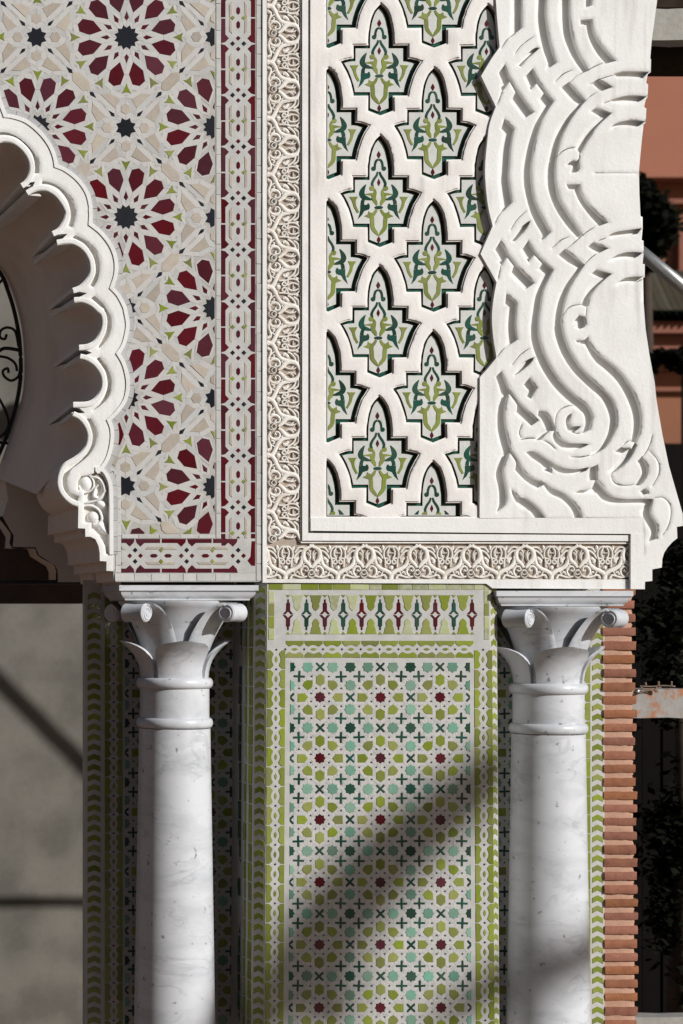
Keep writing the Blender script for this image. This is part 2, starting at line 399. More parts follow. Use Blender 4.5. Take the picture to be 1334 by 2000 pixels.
class Straps:
    """white strap tiles: one strip along each edge of a coloured piece, joined into one part"""
    def __init__(s): s.v = []; s.f = []; s.m = []
    def add(s, pos, n, pts, w_, rnd=random):
        o = offset(pts, w_); k = len(pts)
        for i in range(k):
            j = (i + 1) % k
            if math.hypot(pts[i][0] - pts[j][0], pts[i][1] - pts[j][1]) < 3.2: continue
            q = offset([pts[i], pts[j], o[j], o[i]], -0.22); h = rnd.uniform(0.0003, 0.0010); b = len(s.v)
            t = rnd.uniform(-0.00025, 0.00025)
            s.v += [tuple(pos(*q[a]) + n * (h + (t if a < 2 else -t))) for a in range(4)] + [tuple(pos(*q[a]) - n * 0.0005) for a in range(4)]
            mi = rnd.choice((0, 0, 1, 1, 2, 3))
            for fc in ((b, b + 1, b + 2, b + 3), (b, b + 4, b + 5, b + 1), (b + 1, b + 5, b + 6, b + 2), (b + 2, b + 6, b + 7, b + 3), (b + 3, b + 7, b + 4, b)):
                s.f.append(fc); s.m.append(mi)
    def obj(s, parent):
        me = bpy.data.meshes.new('strap_tile'); me.from_pydata(s.v, [], s.f)
        for m in M_TW: me.materials.append(m)
        me.polygons.foreach_set('material_index', s.m); me.update()
        return tag(link(bpy.data.objects.new('strap_tile', me), parent), kind='stuff')
# ================================================================== large structure
GZ = -0.62
g = MB().add([(-60, -40, GZ), (90, -40, GZ), (90, 120, GZ), (-60, 120, GZ)], [(0, 1, 2, 3)])
M_GROUND = mat('paving', (0.20, 0.135, 0.10, 1), 0.9, 0.15, 3, 0.3, 20)
tag(g.obj('ground', M_GROUND), kind='structure')

def Z(ox, oy, k):
    return lambda pts: [(ox + x / k, oy + y / k) for x, y in pts]
ZA0, ZA1, ZA2, ZA3, ZA4 = Z(0, 190, 6.009), Z(60, 400, 6.009), Z(60, 600, 6.009), Z(60, 780, 6.009), Z(60, 960, 6.009)

# ------------------------------------------------------------------ wall core of the gate
core = thing('gate_wall', T(740, 2075, 0.2), 'solid masonry wall carrying the white plaster upper storey between the columns', 'wall')
def corebox(name, pts, y0, y1, m=M_PLASTER):
    return plate(name, pts, [], y0, y1, m, core, conv=lambda p: T(p[0], p[1]))
corebox('wall_body', [(262, -120), (1230, -120), (1225, 400), (1245, 1000), (1245, 1136), (226, 1136), (236, 900), (262, 700)], 0.024, 0.40)
corebox('pier_body', [(503, 1136.5), (976, 1136.5), (976, 2075), (503, 2075)], 0.046, 0.40)

# ================================================================== scalloped arch
arch = thing('scalloped_arch', T(215, 1135, 0.1), 'white scalloped plaster arch with deep shaded soffit at the left', 'arch')
lobes_in = [
    ZA0([(-260, 700), (-150, 570), (0, 535), (60, 525), (150, 545), (250, 620), (320, 720), (345, 820), (330, 910), (290, 975), (240, 1010)]),
    ZA0([(335, 1150), (420, 1105), (530, 1100), (640, 1160), (720, 1260)]) + ZA1([(392, 60), (402, 100), (380, 180), (320, 270), (248, 310)]),
    ZA1([(315, 475), (400, 462), (500, 470), (600, 530), (670, 630), (693, 730), (680, 820), (620, 900), (560, 950), (490, 975)]),
    ZA1([(512, 1150), (600, 1150), (700, 1190), (780, 1260)]) + ZA2([(822, 100), (833, 200), (800, 310), (740, 390), (660, 430), (567, 440)]),
    ZA2([(575, 610), (650, 630), (740, 690), (810, 790), (830, 890), (810, 980), (750, 1060), (660, 1105), (500, 1110)]),
    ZA3([(485, 200), (560, 240), (620, 310), (655, 390), (660, 460), (640, 540), (580, 620), (500, 680), (400, 740), (340, 820), (310, 920), (310, 1010), (340, 1100), (400, 1180), (480, 1240), (560, 1270)]),
]
prong_end = [ZA0([(255, 1040)])[0], ZA1([(262, 360)])[0], ZA1([(490, 1015)])[0], ZA2([(567, 490)])[0], ZA2([(495, 1160)])[0]]
gap_tip = [ZA0([(412, 990)])[0], ZA1([(432, 340)])[0], ZA1([(662, 1036)])[0], ZA2([(720, 535)])[0], ZA2([(640, 1240)])[0]]
prong_start = [ZA0([(308, 1105)])[0], ZA1([(303, 438)])[0], ZA1([(508, 1098)])[0], ZA2([(572, 560)])[0], ZA3([(483, 150)])[0]]
gap_up = [ZA0([(340, 1000)])[0], ZA1([(350, 345)])[0], ZA1([(570, 1018)])[0], ZA2([(650, 502)])[0], ZA2([(570, 1180)])[0]]
gap_dn = [ZA0([(380, 1060)])[0], ZA1([(370, 400)])[0], ZA1([(590, 1075)])[0], ZA2([(650, 560)])[0], ZA3([(560, 165)])[0]]
steps = ZA4([(560, 185), (556, 430), (640, 435), (642, 530), (700, 530), (760, 560), (797, 640), (810, 720), (812, 815), (890, 820), (890, 930), (970, 935), (976, 1055)])
lob_s = [cr(l, 4) for l in lobes_in]
inner = []
for i, l in enumerate(lob_s):
    inner += l
    if i < 5: inner += [prong_end[i], gap_up[i], gap_tip[i], gap_dn[i], prong_start[i]]
inner += steps
outer_line = [
    ZA0([(-330, 330), (-200, 120), (-90, -120), (-80, -130)]),
    ZA0([(-70, -100), (0, 110), (45, 235)]),
    ZA0([(45, 235), (140, 245), (300, 300), (450, 420), (560, 560), (620, 700), (640, 820)]),
    ZA0([(640, 820), (760, 870), (900, 980), (1000, 1120), (1040, 1260)]) + ZA1([(682, 60), (685, 130), (678, 235)]),
    ZA1([(678, 235), (800, 330), (900, 450), (960, 570), (985, 700), (975, 830), (925, 980)]),
    ZA1([(925, 980), (1010, 1070), (1080, 1200)]) + ZA2([(1095, 60), (1117, 180), (1110, 280), (1070, 430), (1000, 540)]),
    ZA2([(1000, 540), (1070, 660), (1110, 800), (1120, 930), (1090, 1080), (1000, 1210), (890, 1320)]),
    ZA3([(890, 240), (930, 340), (935, 470), (900, 640), (840, 760), (760, 840)]),
    ZA3([(760, 840), (840, 850), (900, 950), (920, 1050), (926, 1250)]) + ZA4([(926, 300), (926, 740)]),
]
outer_line = outer_line[1:]
OL = []
for seg in outer_line: OL += cr(seg, 4)[:-1]
OL.append(outer_line[-1][-1])
def left_off(pl, d):   # outward = away from the opening: +x side when going down
    o = offset(pl, d, closed=False)
    return o
RIM = left_off(OL, 7.5)
EDGE = left_off(OL, 17.0)
RIM = RIM + [ZA4([(976, 1055)])[0]]
ARCH_FRONT = -0.016
front_outer = list(RIM) + list(reversed(inner))
grooves = [
    ZA0([(-200, 470), (0, 405), (150, 430), (290, 520), (400, 640), (460, 760), (465, 890), (405, 890), (410, 780), (370, 650), (280, 540), (160, 460), (0, 440), (-180, 500)]),
    ZA0([(500, 975), (620, 1000), (750, 1080), (850, 1200)]) + ZA1([(525, 30), (525, 150), (490, 265), (445, 245), (470, 150), (460, 40)]) + ZA0([(780, 1190), (690, 1080), (580, 1025), (492, 1015)]),
    ZA1([(530, 350), (640, 410), (750, 510), (810, 630), (815, 760), (790, 880), (740, 965), (700, 945), (755, 830), (765, 740), (740, 620), (670, 500), (590, 430), (490, 385)]),
    ZA1([(755, 1065), (850, 1150), (920, 1260)]) + ZA2([(945, 90), (955, 180), (945, 280), (900, 380), (810, 480), (800, 455), (860, 350), (895, 250), (895, 140), (860, 20)]) + ZA1([(830, 1200), (710, 1095)]),
    ZA2([(810, 580), (890, 680), (945, 800), (955, 900), (930, 1020), (860, 1120), (735, 1215), (735, 1200), (800, 1150), (860, 1060), (900, 950), (900, 850), (870, 740), (775, 605)]),
    ZA3([(710, 220), (770, 330), (780, 440), (750, 560), (680, 660), (560, 760), (470, 830), (440, 900), (435, 980), (470, 1080), (575, 1135), (555, 1195), (450, 1140), (390, 1050), (375, 950), (390, 880), (440, 800), (560, 720), (660, 640), (715, 520), (725, 430), (700, 310), (655, 225)]),
]
corner_hole = ZA3([(720, 880), (770, 850), (840, 880), (895, 970), (918, 1060), (922, 1300)]) + ZA4([(922, 350), (920, 735), (885, 730), (875, 640), (840, 570), (790, 500), (715, 465), (715, 365), (625, 360), (628, 0)]) + ZA3([(630, 1060), (560, 1060), (560, 960), (600, 900)])
grooves = [cr(q, 3, True, 60) for q in grooves]
plate('front_moulding', front_outer, grooves + [corner_hole], ARCH_FRONT, 0.03, M_PLASTER, arch, pillow=(0.0030, 7.0, 3.0))
for si, seg in enumerate(outer_line):
    c_ = cr(seg, 5); plate('outer_rim', c_ + offset(c_, 7.6, closed=False)[::-1], [], ARCH_FRONT - 0.004 - 0.0004 * (si % 2), ARCH_FRONT + 0.004, M_PLASTER, arch)
# shallow ogee between groove and rim: raised inner roll
mb = MB()
for k, q in enumerate(lobes_in):
    ring = cr(q, 4); ro = offset(ring, 6.2, closed=False)
    mb.ribbon(ro, 9.5, ARCH_FRONT + 0.002, 0.0055 + 0.0004 * k, round_=0.4)
mb.obj('lobe_ring', M_PLASTER, arch, recalc=True)
plate('groove_bed', [(-50, 200)] + [(a + 3, b) for a, b in OL[6:]] + ZA4([(878, 760), (740, 580), (650, 560), (570, 460), (570, 200)]) + list(reversed([(a + 4, b) for a, b in inner[:-13]])), [], 0.012, 0.028, M_CARVE, arch)
# carved scroll and leaf in the lower corner of the arch
mb = MB()
c1 = ZA3([(650, 985)])[0]
mb.dome(c1[0], c1[1], 14, 17, 0.022, 0.012)
mb.ribbon(cr(ZA3([(600, 900), (680, 890), (735, 960), (730, 1040), (670, 1090), (600, 1080), (565, 1010)]), 4), 5, 0.012, 0.020, round_=0.8)
mb.ribbon(cr(ZA3([(700, 900), (800, 930), (850, 1000), (860, 1080), (800, 1160), (740, 1130), (760, 1040), (800, 1000)]), 4), [5, 6, 7, 8, 9, 10, 10, 10, 11, 12, 12, 12, 12, 12, 11, 11, 10, 10, 9, 8, 7, 7, 7, 6, 6, 5, 5, 5, 4][:29], 0.012, 0.021, round_=0.9)
mb.ribbon(cr(ZA3([(630, 1215), (720, 1200), (800, 1170), (880, 1060)]), 4), 5.5, 0.012, 0.024, round_=0.7)
mb.dome(*ZA3([(835, 1235)])[0], 13, 8, 0.02, 0.012, rot=0.25)
mb.ribbon(cr(ZA4([(625, 165), (720, 170), (800, 220), (835, 320), (800, 370)]), 4), 6, 0.012, 0.021, round_=0.7)
mb.dome(*ZA4([(735, 300)])[0], 13, 12, 0.02, 0.012)
mb.ribbon(cr(ZA4([(730, 390), (800, 380), (850, 440), (905, 500)]), 4), [8, 11, 14, 16, 17, 18, 18, 17, 15, 13, 10, 6, 2], 0.012, 0.02, round_=0.9)
mb.obj('carved_leaf_scroll', M_PLASTER, arch, smooth=True, recalc=True, angle=50)
# ---- soffit: flutes melting into a smooth ring further back
YB, YR = 0.46, 0.95
ridge = [(-22, 437), (63.5, 504), (97, 607), (107.5, 718), (96, 831)]
ringR = [(-90, 452), (6, 515), (46, 600), (59, 702), (49, 792), (0, 936)]
def lerp(a, b, t): return a + (b - a) * t
backpts = [(-95, 380)] + ridge + [(70, 965)]
BC = cr(backpts, 12); RC = cr([(-160, 420)] + ringR, 12)
for i in range(6):
    arc = lob_s[i][:-1] + [lob_s[i][-1]]; n = len(arc); rings = []
    if i == 5: arc = lob_s[5][:37]; n = len(arc)
    for k in range(9):
        t = k / 8; e = t * t * (3 - 2 * t); ring = []
        for j, p in enumerate(arc):
            s_ = j / (n - 1); bi = (i + s_) * 12; a = int(min(bi, len(BC) - 2)); b_ = Vector(BC[a]).lerp(Vector(BC[a + 1]), bi - a)
            B3 = U(b_.x, b_.y, YB); A3 = U(p[0], p[1], 0.0)
            # the hollow keeps its section for a while, then runs out
            ring.append(Vector((lerp(A3.x, B3.x, e * 0.6 + t * 0.4), lerp(0.004, YB, t), lerp(A3.z, B3.z, e * 0.6 + t * 0.4))))
        rings.append(ring)
    MB().rings(rings, False).obj('soffit_flute', M_INTRADOS, arch, smooth=True)
mb = MB(); rings = []
for k in range(5):
    t = k / 4; rings.append([U(BC[j][0], BC[j][1], YB).lerp(U(RC[j][0], RC[j][1], YR), t) for j in range(len(BC))])
mb.rings(rings, False)
r2 = [U(RC[j][0] - 11, RC[j][1] + 2, YR + 0.06) for j in range(len(BC))]
mb.rings([rings[-1], r2], False)
mb.obj('soffit_ring', M_INTRADOS, arch, smooth=True, angle=40)
# ridges: twin fillets between the flutes
for i in range(5):
    for (a, b, c, d_) in ((lobes_in[i][-1], prong_end[i], (ridge[i][0] - 3, ridge[i][1] - 8), 0), (prong_start[i], lobes_in[i + 1][0], (ridge[i][0] + 1, ridge[i][1] + 6), 1)):
        sec = []
        for p in (a, b):
            sec.append((U(p[0], p[1], 0.0), None))
        A0, A1 = U(a[0], a[1], 0.0), U(b[0], b[1], 0.0); E0 = U(c[0], c[1], YB); E1 = U(c[0] + 1, c[1] + 8, YB)
        outx = Vector((0.05, 0, -0.004))
        MB().rings([[A0, A1, A1 + outx, A0 + outx], [E0, E1, E1 + outx, E0 + outx]], True, True).obj('ridge_fillet', M_PLASTER, arch)
# corbel steps running back
st3 = [U(p[0], p[1], 0.0) for p in steps]
stp = ZA4([(1050, 1058), (1060, 1100), (1110, 1190), (1110, 1215)])
st3 += [U(p[0], p[1], 0.0) for p in stp]
MB().rings([[p + Vector((0.0, 0.004, 0)) for p in st3], [p + Vector((0, 0.78, 0)) for p in st3]], False).obj('stepped_corbel', M_INTRADOS, arch)
# bulged scroll under the last lobe running back
bl = [U(p[0], p[1], 0.0) for p in lob_s[5][34:]]
MB().rings([[p + Vector((0.0, 0.004, 0)) for p in bl], [p + Vector((0, 0.3, 0)) for p in bl], [p + Vector((0.012, 0.62, -0.01)) for p in bl]], False).obj('corbel_scroll', M_INTRADOS, arch, smooth=True)
# solid behind the soffit so that no light leaks in
MB().box(0.54, 0.60, 0.03, 0.9, 1.74, 4.3).obj('arch_back_fill', M_INTRADOS, arch)
# grey cut tiles edging the arch
for si, seg in enumerate(outer_line):
    c_ = cr(seg, 8); A_ = offset(c_, 7.3, closed=False); B_ = offset(c_, 17, closed=False); acc = 0; last = 0
    for i in range(1, len(c_)):
        acc += math.hypot(c_[i][0] - c_[i - 1][0], c_[i][1] - c_[i - 1][1])
        if acc > 21 or i == len(c_) - 1:
            q = A_[last:i + 1] + B_[last:i + 1][::-1]
            MB().prism([U(x, y, -0.0055 - 0.0006 * (si % 3)) for x, y in offset(q, -0.5)], [U(x, y, 0.002) for x, y in q]).obj('edge_tile', M_TGREY, arch)
            last = i; acc = 0

# ================================================================== inner arch with grille behind it
inn = thing('inner_arch', U(80, 1136, 1.0), 'shaded smooth inner arch ring with stepped corbel behind the iron grille', 'arch')
low = [(-60, 905), (0, 936), (12, 950), (16, 975), (5, 1008), (17, 1030), (27, 1046), (25, 1068), (70, 1069), (76, 1084), (92, 1094), (108, 1104), (113, 1116), (113, 1137), (300, 1137), (300, 880), (60, 890), (30, 880)]
low = low[2:-2] + [(60, 885), (20, 905), (8, 930)]
plate('corbel_face', low, [], 0.99, 1.25, M_INTRADOS, inn)
plate('ring_face', [(x, y) for x, y in RC[20:]] + [(240, 936), (240, 470), (60, 440)], [], 1.02, 1.2, M_INTRADOS, inn)

gr = thing('iron_grille', U(30, 1137, 1.02), 'black wrought iron grille with scrolls set inside the left arch', 'grille')
ZG = Z(0, 440, 2.7027)
def ipath(pts, y=1.0, n=6): return [U(a, b, y) for a, b in cr(pts, n)]
MB().tube(ipath(ZG([(-140, 60), (0, 250), (40, 340), (72, 440), (97, 560), (106, 650), (110, 760), (102, 860), (82, 960), (52, 1060), (20, 1150), (-20, 1240)])), 0.0092).obj('frame', M_IRON, gr, smooth=True)
MB().tube(ipath(ZG([(0, 1540), (40, 1590), (66, 1630), (68, 1695), (185, 1697), (205, 1735), (245, 1760), (290, 1785), (304, 1820), (304, 1880)]), n=3), 0.0085).obj('frame', M_IRON, gr, smooth=True)
MB().tube([U(-60, 1137, 1.0), U(163, 1137, 1.0)], 0.010).obj('bar', M_IRON, gr, smooth=True)
def spiral(cx, cy, r0, r1, a0, turns, n=40):
    return [(cx + lerp(r0, r1, k / n) * math.cos(a0 + turns * 2 * math.pi * k / n), cy + lerp(r0, r1, k / n) * math.sin(a0 + turns * 2 * math.pi * k / n)) for k in range(n + 1)]
def scroll(pts, r=0.006): MB().tube([U(a, b, 1.0) for a, b in pts], r).obj('scroll', M_IRON, gr, smooth=True)
scroll(cr(ZG([(98, 640), (80, 560), (40, 540), (5, 555), (0, 590), (25, 600), (35, 575)]), 6)); scroll(cr(ZG([(-30, 690), (20, 650), (105, 660)]), 5), 0.008)
scroll(cr(ZG([(105, 770), (95, 800), (60, 820), (25, 800), (15, 770), (40, 755), (45, 780)]), 6)); scroll(cr(ZG([(-20, 690), (40, 700), (80, 730), (90, 770)]), 5))
scroll(cr(ZG([(-20, 890), (15, 950), (40, 1010), (42, 1060), (20, 1100), (-20, 1130)]), 5)); scroll(cr(ZG([(-20, 1145), (40, 1150)]), 3), 0.007)
scroll(cr(ZG([(-30, 330), (10, 290), (20, 270)]), 4))

# rendered wall seen through the opening
wl = thing('rendered_wall', U(40, 2075, 3.3), 'blotchy grey rendered wall seen through the left arch', 'wall')
def bumpy(name, x0, x1, z0, z1, y, m, parent, n=30):
    vs = [(lerp(x0, x1, i / n), y + 0.003 * math.sin(i * 1.7 + j * 2.3), lerp(z0, z1, j / n)) for j in range(n + 1) for i in range(n + 1)]
    fs = [(j * (n + 1) + i, j * (n + 1) + i + 1, (j + 1) * (n + 1) + i + 1, (j + 1) * (n + 1) + i) for j in range(n) for i in range(n)]
    return MB().add(vs, fs).obj(name, m, parent, smooth=True, recalc=False)
bumpy('render_coat', -2.6, 1.35, GZ, 6.2, 3.2, M_CEMENT, wl)
MB().box(-2.6, 1.35, 3.21, 3.5, GZ, 6.2).obj('wall_body', M_CEMENT, wl)

# brown board added for the shadow across the rear of the opening
th = thing('dark_band', U(40, 1170, 1.4), 'brown panel added for the shadow across the opening under the iron grille', 'shade panel')
# ================================================================== mosaic spandrel left of the plaster
YT = -0.002
sp = thing('mosaic_spandrel', T(370, 1135, 0.0), 'cream mosaic wall panel with oxblood rosettes and a red braided border', 'mosaic panel')
base_out = [(-90, -110), (520, -110), (520, 1136.5), (226, 1136.5)] + list(reversed([(x - 2, y) for x, y in RIM[:-1]])) + [(-90, 180)]
plate('strapwork_bed', base_out, [], YT, 0.022, M_MORTARBED, sp)
STR = Straps()
FS = Frame((0, YT, 2000 * S))
opening = [(x, y) for x, y in OL] + [(-400, 1140), (-400, 0)]
petal = mir([(50, 0), (71, 14.3), (92, 12.6), (98.5, 0)])
dart = mir([(32.5, 0), (38.5, 4.4), (51, 0)])
green3 = mir([(90, 0), (99, 3.3), (110, 9), (107, 0)])
hexa = [(10.8 * math.cos(R(60 * k)), 10.8 * math.sin(R(60 * k))) for k in range(6)]
kite = [(56, 11), (66.5, 31), (65, 49.5), (38, 21)]
bd1 = mir([(31, 0), (36, 3.6), (48, 0)]); bd2 = mir([(82, 0), (94, 4.2), (100, 0)])
loz = [(-23, -3), (-13, -10.6), (13, -10.6), (23, -3), (23, 3), (13, 10.6), (-13, 10.6), (-23, 3)]
XMAX, YMAX, XMIN = 419.0, 1042.5, 236.5
def spput(name, pts, m, cx, cy, ang):
    q = [(cx + x, cy + y) for x, y in rotp(pts, ang)]
    if all(inside(p, opening) for p in q): return
    if max(p[1] for p in q) < -60 or max(p[0] for p in q) < -60: return
    d = [p for p in q if inside(p, opening)]
    for p in d:      # pieces that would reach the open arch are left out; the rest is cut by the moulding
        if min(math.hypot(p[0] - o[0], p[1] - o[1]) for o in OL) > 26: return
    if not d and max(p[0] for p in q) < XMAX + 2 and max(p[1] for p in q) < YMAX + 2:
        wd_ = {'petal_tile': 10.5, 'star_tile': 7, 'dart_tile': 5, 'spur_tile': 5.5, 'small_star_tile': 8, 'hexagon_tile': 9.5, 'kite_tile': 9.5, 'lozenge_tile': 10, 'black_dart_tile': 6}[name]
        STR.add(FS.pos, FS.n, [p for p in q if p[0] <= XMAX] if all(p[0] <= XMAX for p in q) else clip(q, lambda p: XMAX - p[0]), min(wd_, max(1.0, XMAX - max(p[0] for p in q))) if max(p[0] for p in q) < XMAX - 1 else 0.6)
    full = all(p[0] <= XMAX and p[1] <= YMAX and (p[0] >= XMIN or p[1] < 940) for p in q)
    if full:
        c = ctr(pts); loc = rotp([c], ang)[0]
        FS.put(name, [(x - c[0], y - c[1]) for x, y in pts], m, cx + loc[0], cy + loc[1], sp, ang)
    else:
        q = clip(q, lambda p: XMAX - p[0]); q = clip(q, lambda p: YMAX - p[1]) if q else q
        if q and min(p[1] for p in q) > 900: q = clip(q, lambda p: p[0] - XMIN)
        if len(q) < 3 or abs(area(q)) < 8: return
        c = ctr(q); FS.put(name, [(x - c[0], y - c[1]) for x, y in q], m, c[0], c[1], sp, 0.0)
GX = [-102, 72, 246, 420, 594]; GY = [-104, 72, 249, 425, 601, 777, 950, 1126]
for i, gx in enumerate(GX):
    for j, gy in enumerate(GY):
        if gx > 430: continue
        jx, jy = random.uniform(-1.5, 1.5), random.uniform(-1.5, 1.5)
        if gx == 420: jx = 0
        cx, cy = gx + jx, gy + jy
        if (i + j) % 2 == 1:   # rosette
            spput('star_tile', star(12, 24.5, 18.5, R(15)), M_TBLACK, cx, cy, 0)
            for k in range(12):
                spput('petal_tile', petal, M_TRED, cx, cy, R(15 + 30 * k)); spput('dart_tile', dart, M_TRED, cx, cy, R(30 * k))
                spput('spur_tile', green3, M_TGREEN, cx, cy, R(30 * k))
        else:
            spput('small_star_tile', star(8, 20.5, 14.5, R(22.5)), M_TBLACK, cx, cy, 0)
            for k in range(4):
                a = R(90 * k)
                spput('hexagon_tile', [(x + 36.5, y) for x, y in hexa], M_TBEIGE, cx, cy, a)
                spput('kite_tile', kite, M_TBEIGE, cx, cy, a); spput('kite_tile', [(x, -y) for x, y in kite][::-1], M_TBEIGE, cx, cy, a)
                spput('black_dart_tile', bd1, M_TBLACK, cx, cy, R(45) + a); spput('black_dart_tile', bd2, M_TBLACK, cx, cy, R(45) + a)
                if k < 2: spput('lozenge_tile', [(x + 123, y) for x, y in loz], M_TBEIGE, cx, cy, R(45) + a)
STR.obj(sp)
# ---- red braided border
plate('border_bed', [(432, -110), (498, -110), (498, 1119), (237, 1119), (237, 1052), (432, 1052)], [], YT - 0.0008, YT + 0.0005, M_TWHITE, sp)
sideA = [(-33, 1.0), (-25.5, 3), (-18, 10.3), (-25, 18), (-25, 48.8), (-33, 48.8)]
beigeA = [(-17.8, 24.5), (-12.2, 18.8), (-12.2, 44.0), (-16.2, 49.0), (-17.8, 49)]
beigeB = [(-17.8, 51.5), (-16.2, 51.5), (-12.2, 56), (-12.2, 81.5), (-17.8, 76)]
def band(frame_uv, n0, n1, skip=lambda u: False, lo=None):
    """frame_uv(across, along) -> (u,v,theta)"""
    P = 100.6
    for k in range(n0, n1):
        o = k * P
        def pc(name, pts, m, flip=False):
            q = [((-x if flip else x), y + o) for x, y in pts]
            if lo is not None: q = clip(q, lambda p: p[1] - lo[0]); q = clip(q, lambda p: lo[1] - p[1]) if q else q
            if len(q) < 3 or abs(area(q)) < 6: return
            q = [frame_uv(*p) for p in q]; c = ctr(q)
            FS.put(name, [(x - c[0], y - c[1]) for x, y in q], m, c[0], c[1], sp, proud=0.0022)
        dia = lambda cx, cy, rx, ry: [(cx - rx, cy), (cx, cy - ry), (cx + rx, cy), (cx, cy + ry)]
        for fl in (False, True):
            pc('border_side_tile', sideA, M_TRED, fl); pc('border_side_tile', [(x, P - y) for x, y in sideA], M_TRED, fl)
            pc('border_strip_tile', beigeA, M_TBEIGE, fl); pc('border_strip_tile', beigeB, M_TBEIGE, fl)
            pc('border_lozenge_tile', dia(-11.2, 50.3, 5.2, 4.6), M_TGREEN, fl)
            pc('border_diamond_tile', dia(-11, 0, 5, 5), M_TBLACK, fl)
        for cy in (36.5, 64): pc('border_hexagon_tile', [(-3.6, cy - 4), (0, cy - 8), (3.6, cy - 4), (3.6, cy + 4), (0, cy + 8), (-3.6, cy + 4)], M_TRED)
        for cy in (-10.5, 10.5): pc('border_diamond_tile', dia(0, cy, 4.8, 4.8), M_TRED)
band(lambda a, b: (465 + a, 85.5 + b), -2, 10, lo=(-200, 966))
band(lambda a, b: (465 - b, 1085.5 + a), 0, 3, lo=(-33, 228))
# closing square of the two bands
FS.put('border_side_tile', [(-33, 0), (-26, 0), (-18, 8), (-26, 16), (-33, 16)], M_TRED, 465, 1050, sp)
FS.put('border_side_tile', [(33, -16), (33, 32), (26, 32), (18, 22), (24, 14), (26, -16)], M_TRED, 465, 1073, sp)
# plain white edging blocks
def blocks(x0, x1, y0, y1, step, vert):
    a, b = (y0, y1) if vert else (x0, x1); t = a
    while t < b - 2:
        e = min(t + step * random.uniform(0.75, 1.2), b)
        if b - e < step * 0.4: e = b
        q = [(x0 + 0.5, t + 0.5), (x1 - 0.5, t + 0.5), (x1 - 0.5, e - 0.5), (x0 + 0.5, e - 0.5)] if vert else [(t + 0.5, y0 + 0.5), (e - 0.5, y0 + 0.5), (e - 0.5, y1 - 0.5), (t + 0.5, y1 - 0.5)]
        c = ctr(q); FS.put('edging_tile', [(round(x - c[0], 1), round(y - c[1], 1)) for x, y in q], M_TBLOCK, c[0], c[1], sp, proud=0.002); t = e
blocks(421, 431, -80, 1052, 48, True); blocks(499.5, 513, -80, 1135, 46, True); blocks(224, 499, 1120, 1135.5, 35, False); blocks(237, 420, 1044, 1052, 40, False)
blocks(225, 236, 925, 1119, 27, True)

# ================================================================== carved plaster border
cb = thing('carved_border', T(560, 1150, -0.02), 'carved arabesque plaster border, an L of cream scrollwork over dark ground', 'relief')
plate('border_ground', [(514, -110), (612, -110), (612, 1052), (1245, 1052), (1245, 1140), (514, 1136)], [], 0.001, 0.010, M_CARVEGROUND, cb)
plate('border_rim', [(513, -110), (521, -110), (521, 1131), (1231, 1131.5), (1231, 1056), (1233, 1056), (1233, 1150.5), (962, 1149), (950, 1140), (513, 1138)], [], -0.010, 0.02, M_PLASTER, cb, bevel=0.001)
plate('border_end', [(1232, 1042), (1259.5, 1043), (1259.5, 1150.8), (1232, 1150.5)], [], -0.0258, 0.02, M_PLASTER, cb)
plate('border_strip', [(590.5, -110), (602, -110), (602, 1041), (1231, 1045.5), (1231, 1057), (590.5, 1056)], [], -0.018, 0.006, M_PLASTER, cb, bevel=0.001)
mb = MB(); mb.ribbon([(588, -110), (588, 1059)], 3.2, 0.001, 0.013); mb.ribbon([(588, 1059.5), (1232, 1061)], 3.2, 0.001, 0.0134)
mb.obj('rail', M_CARVE, cb)
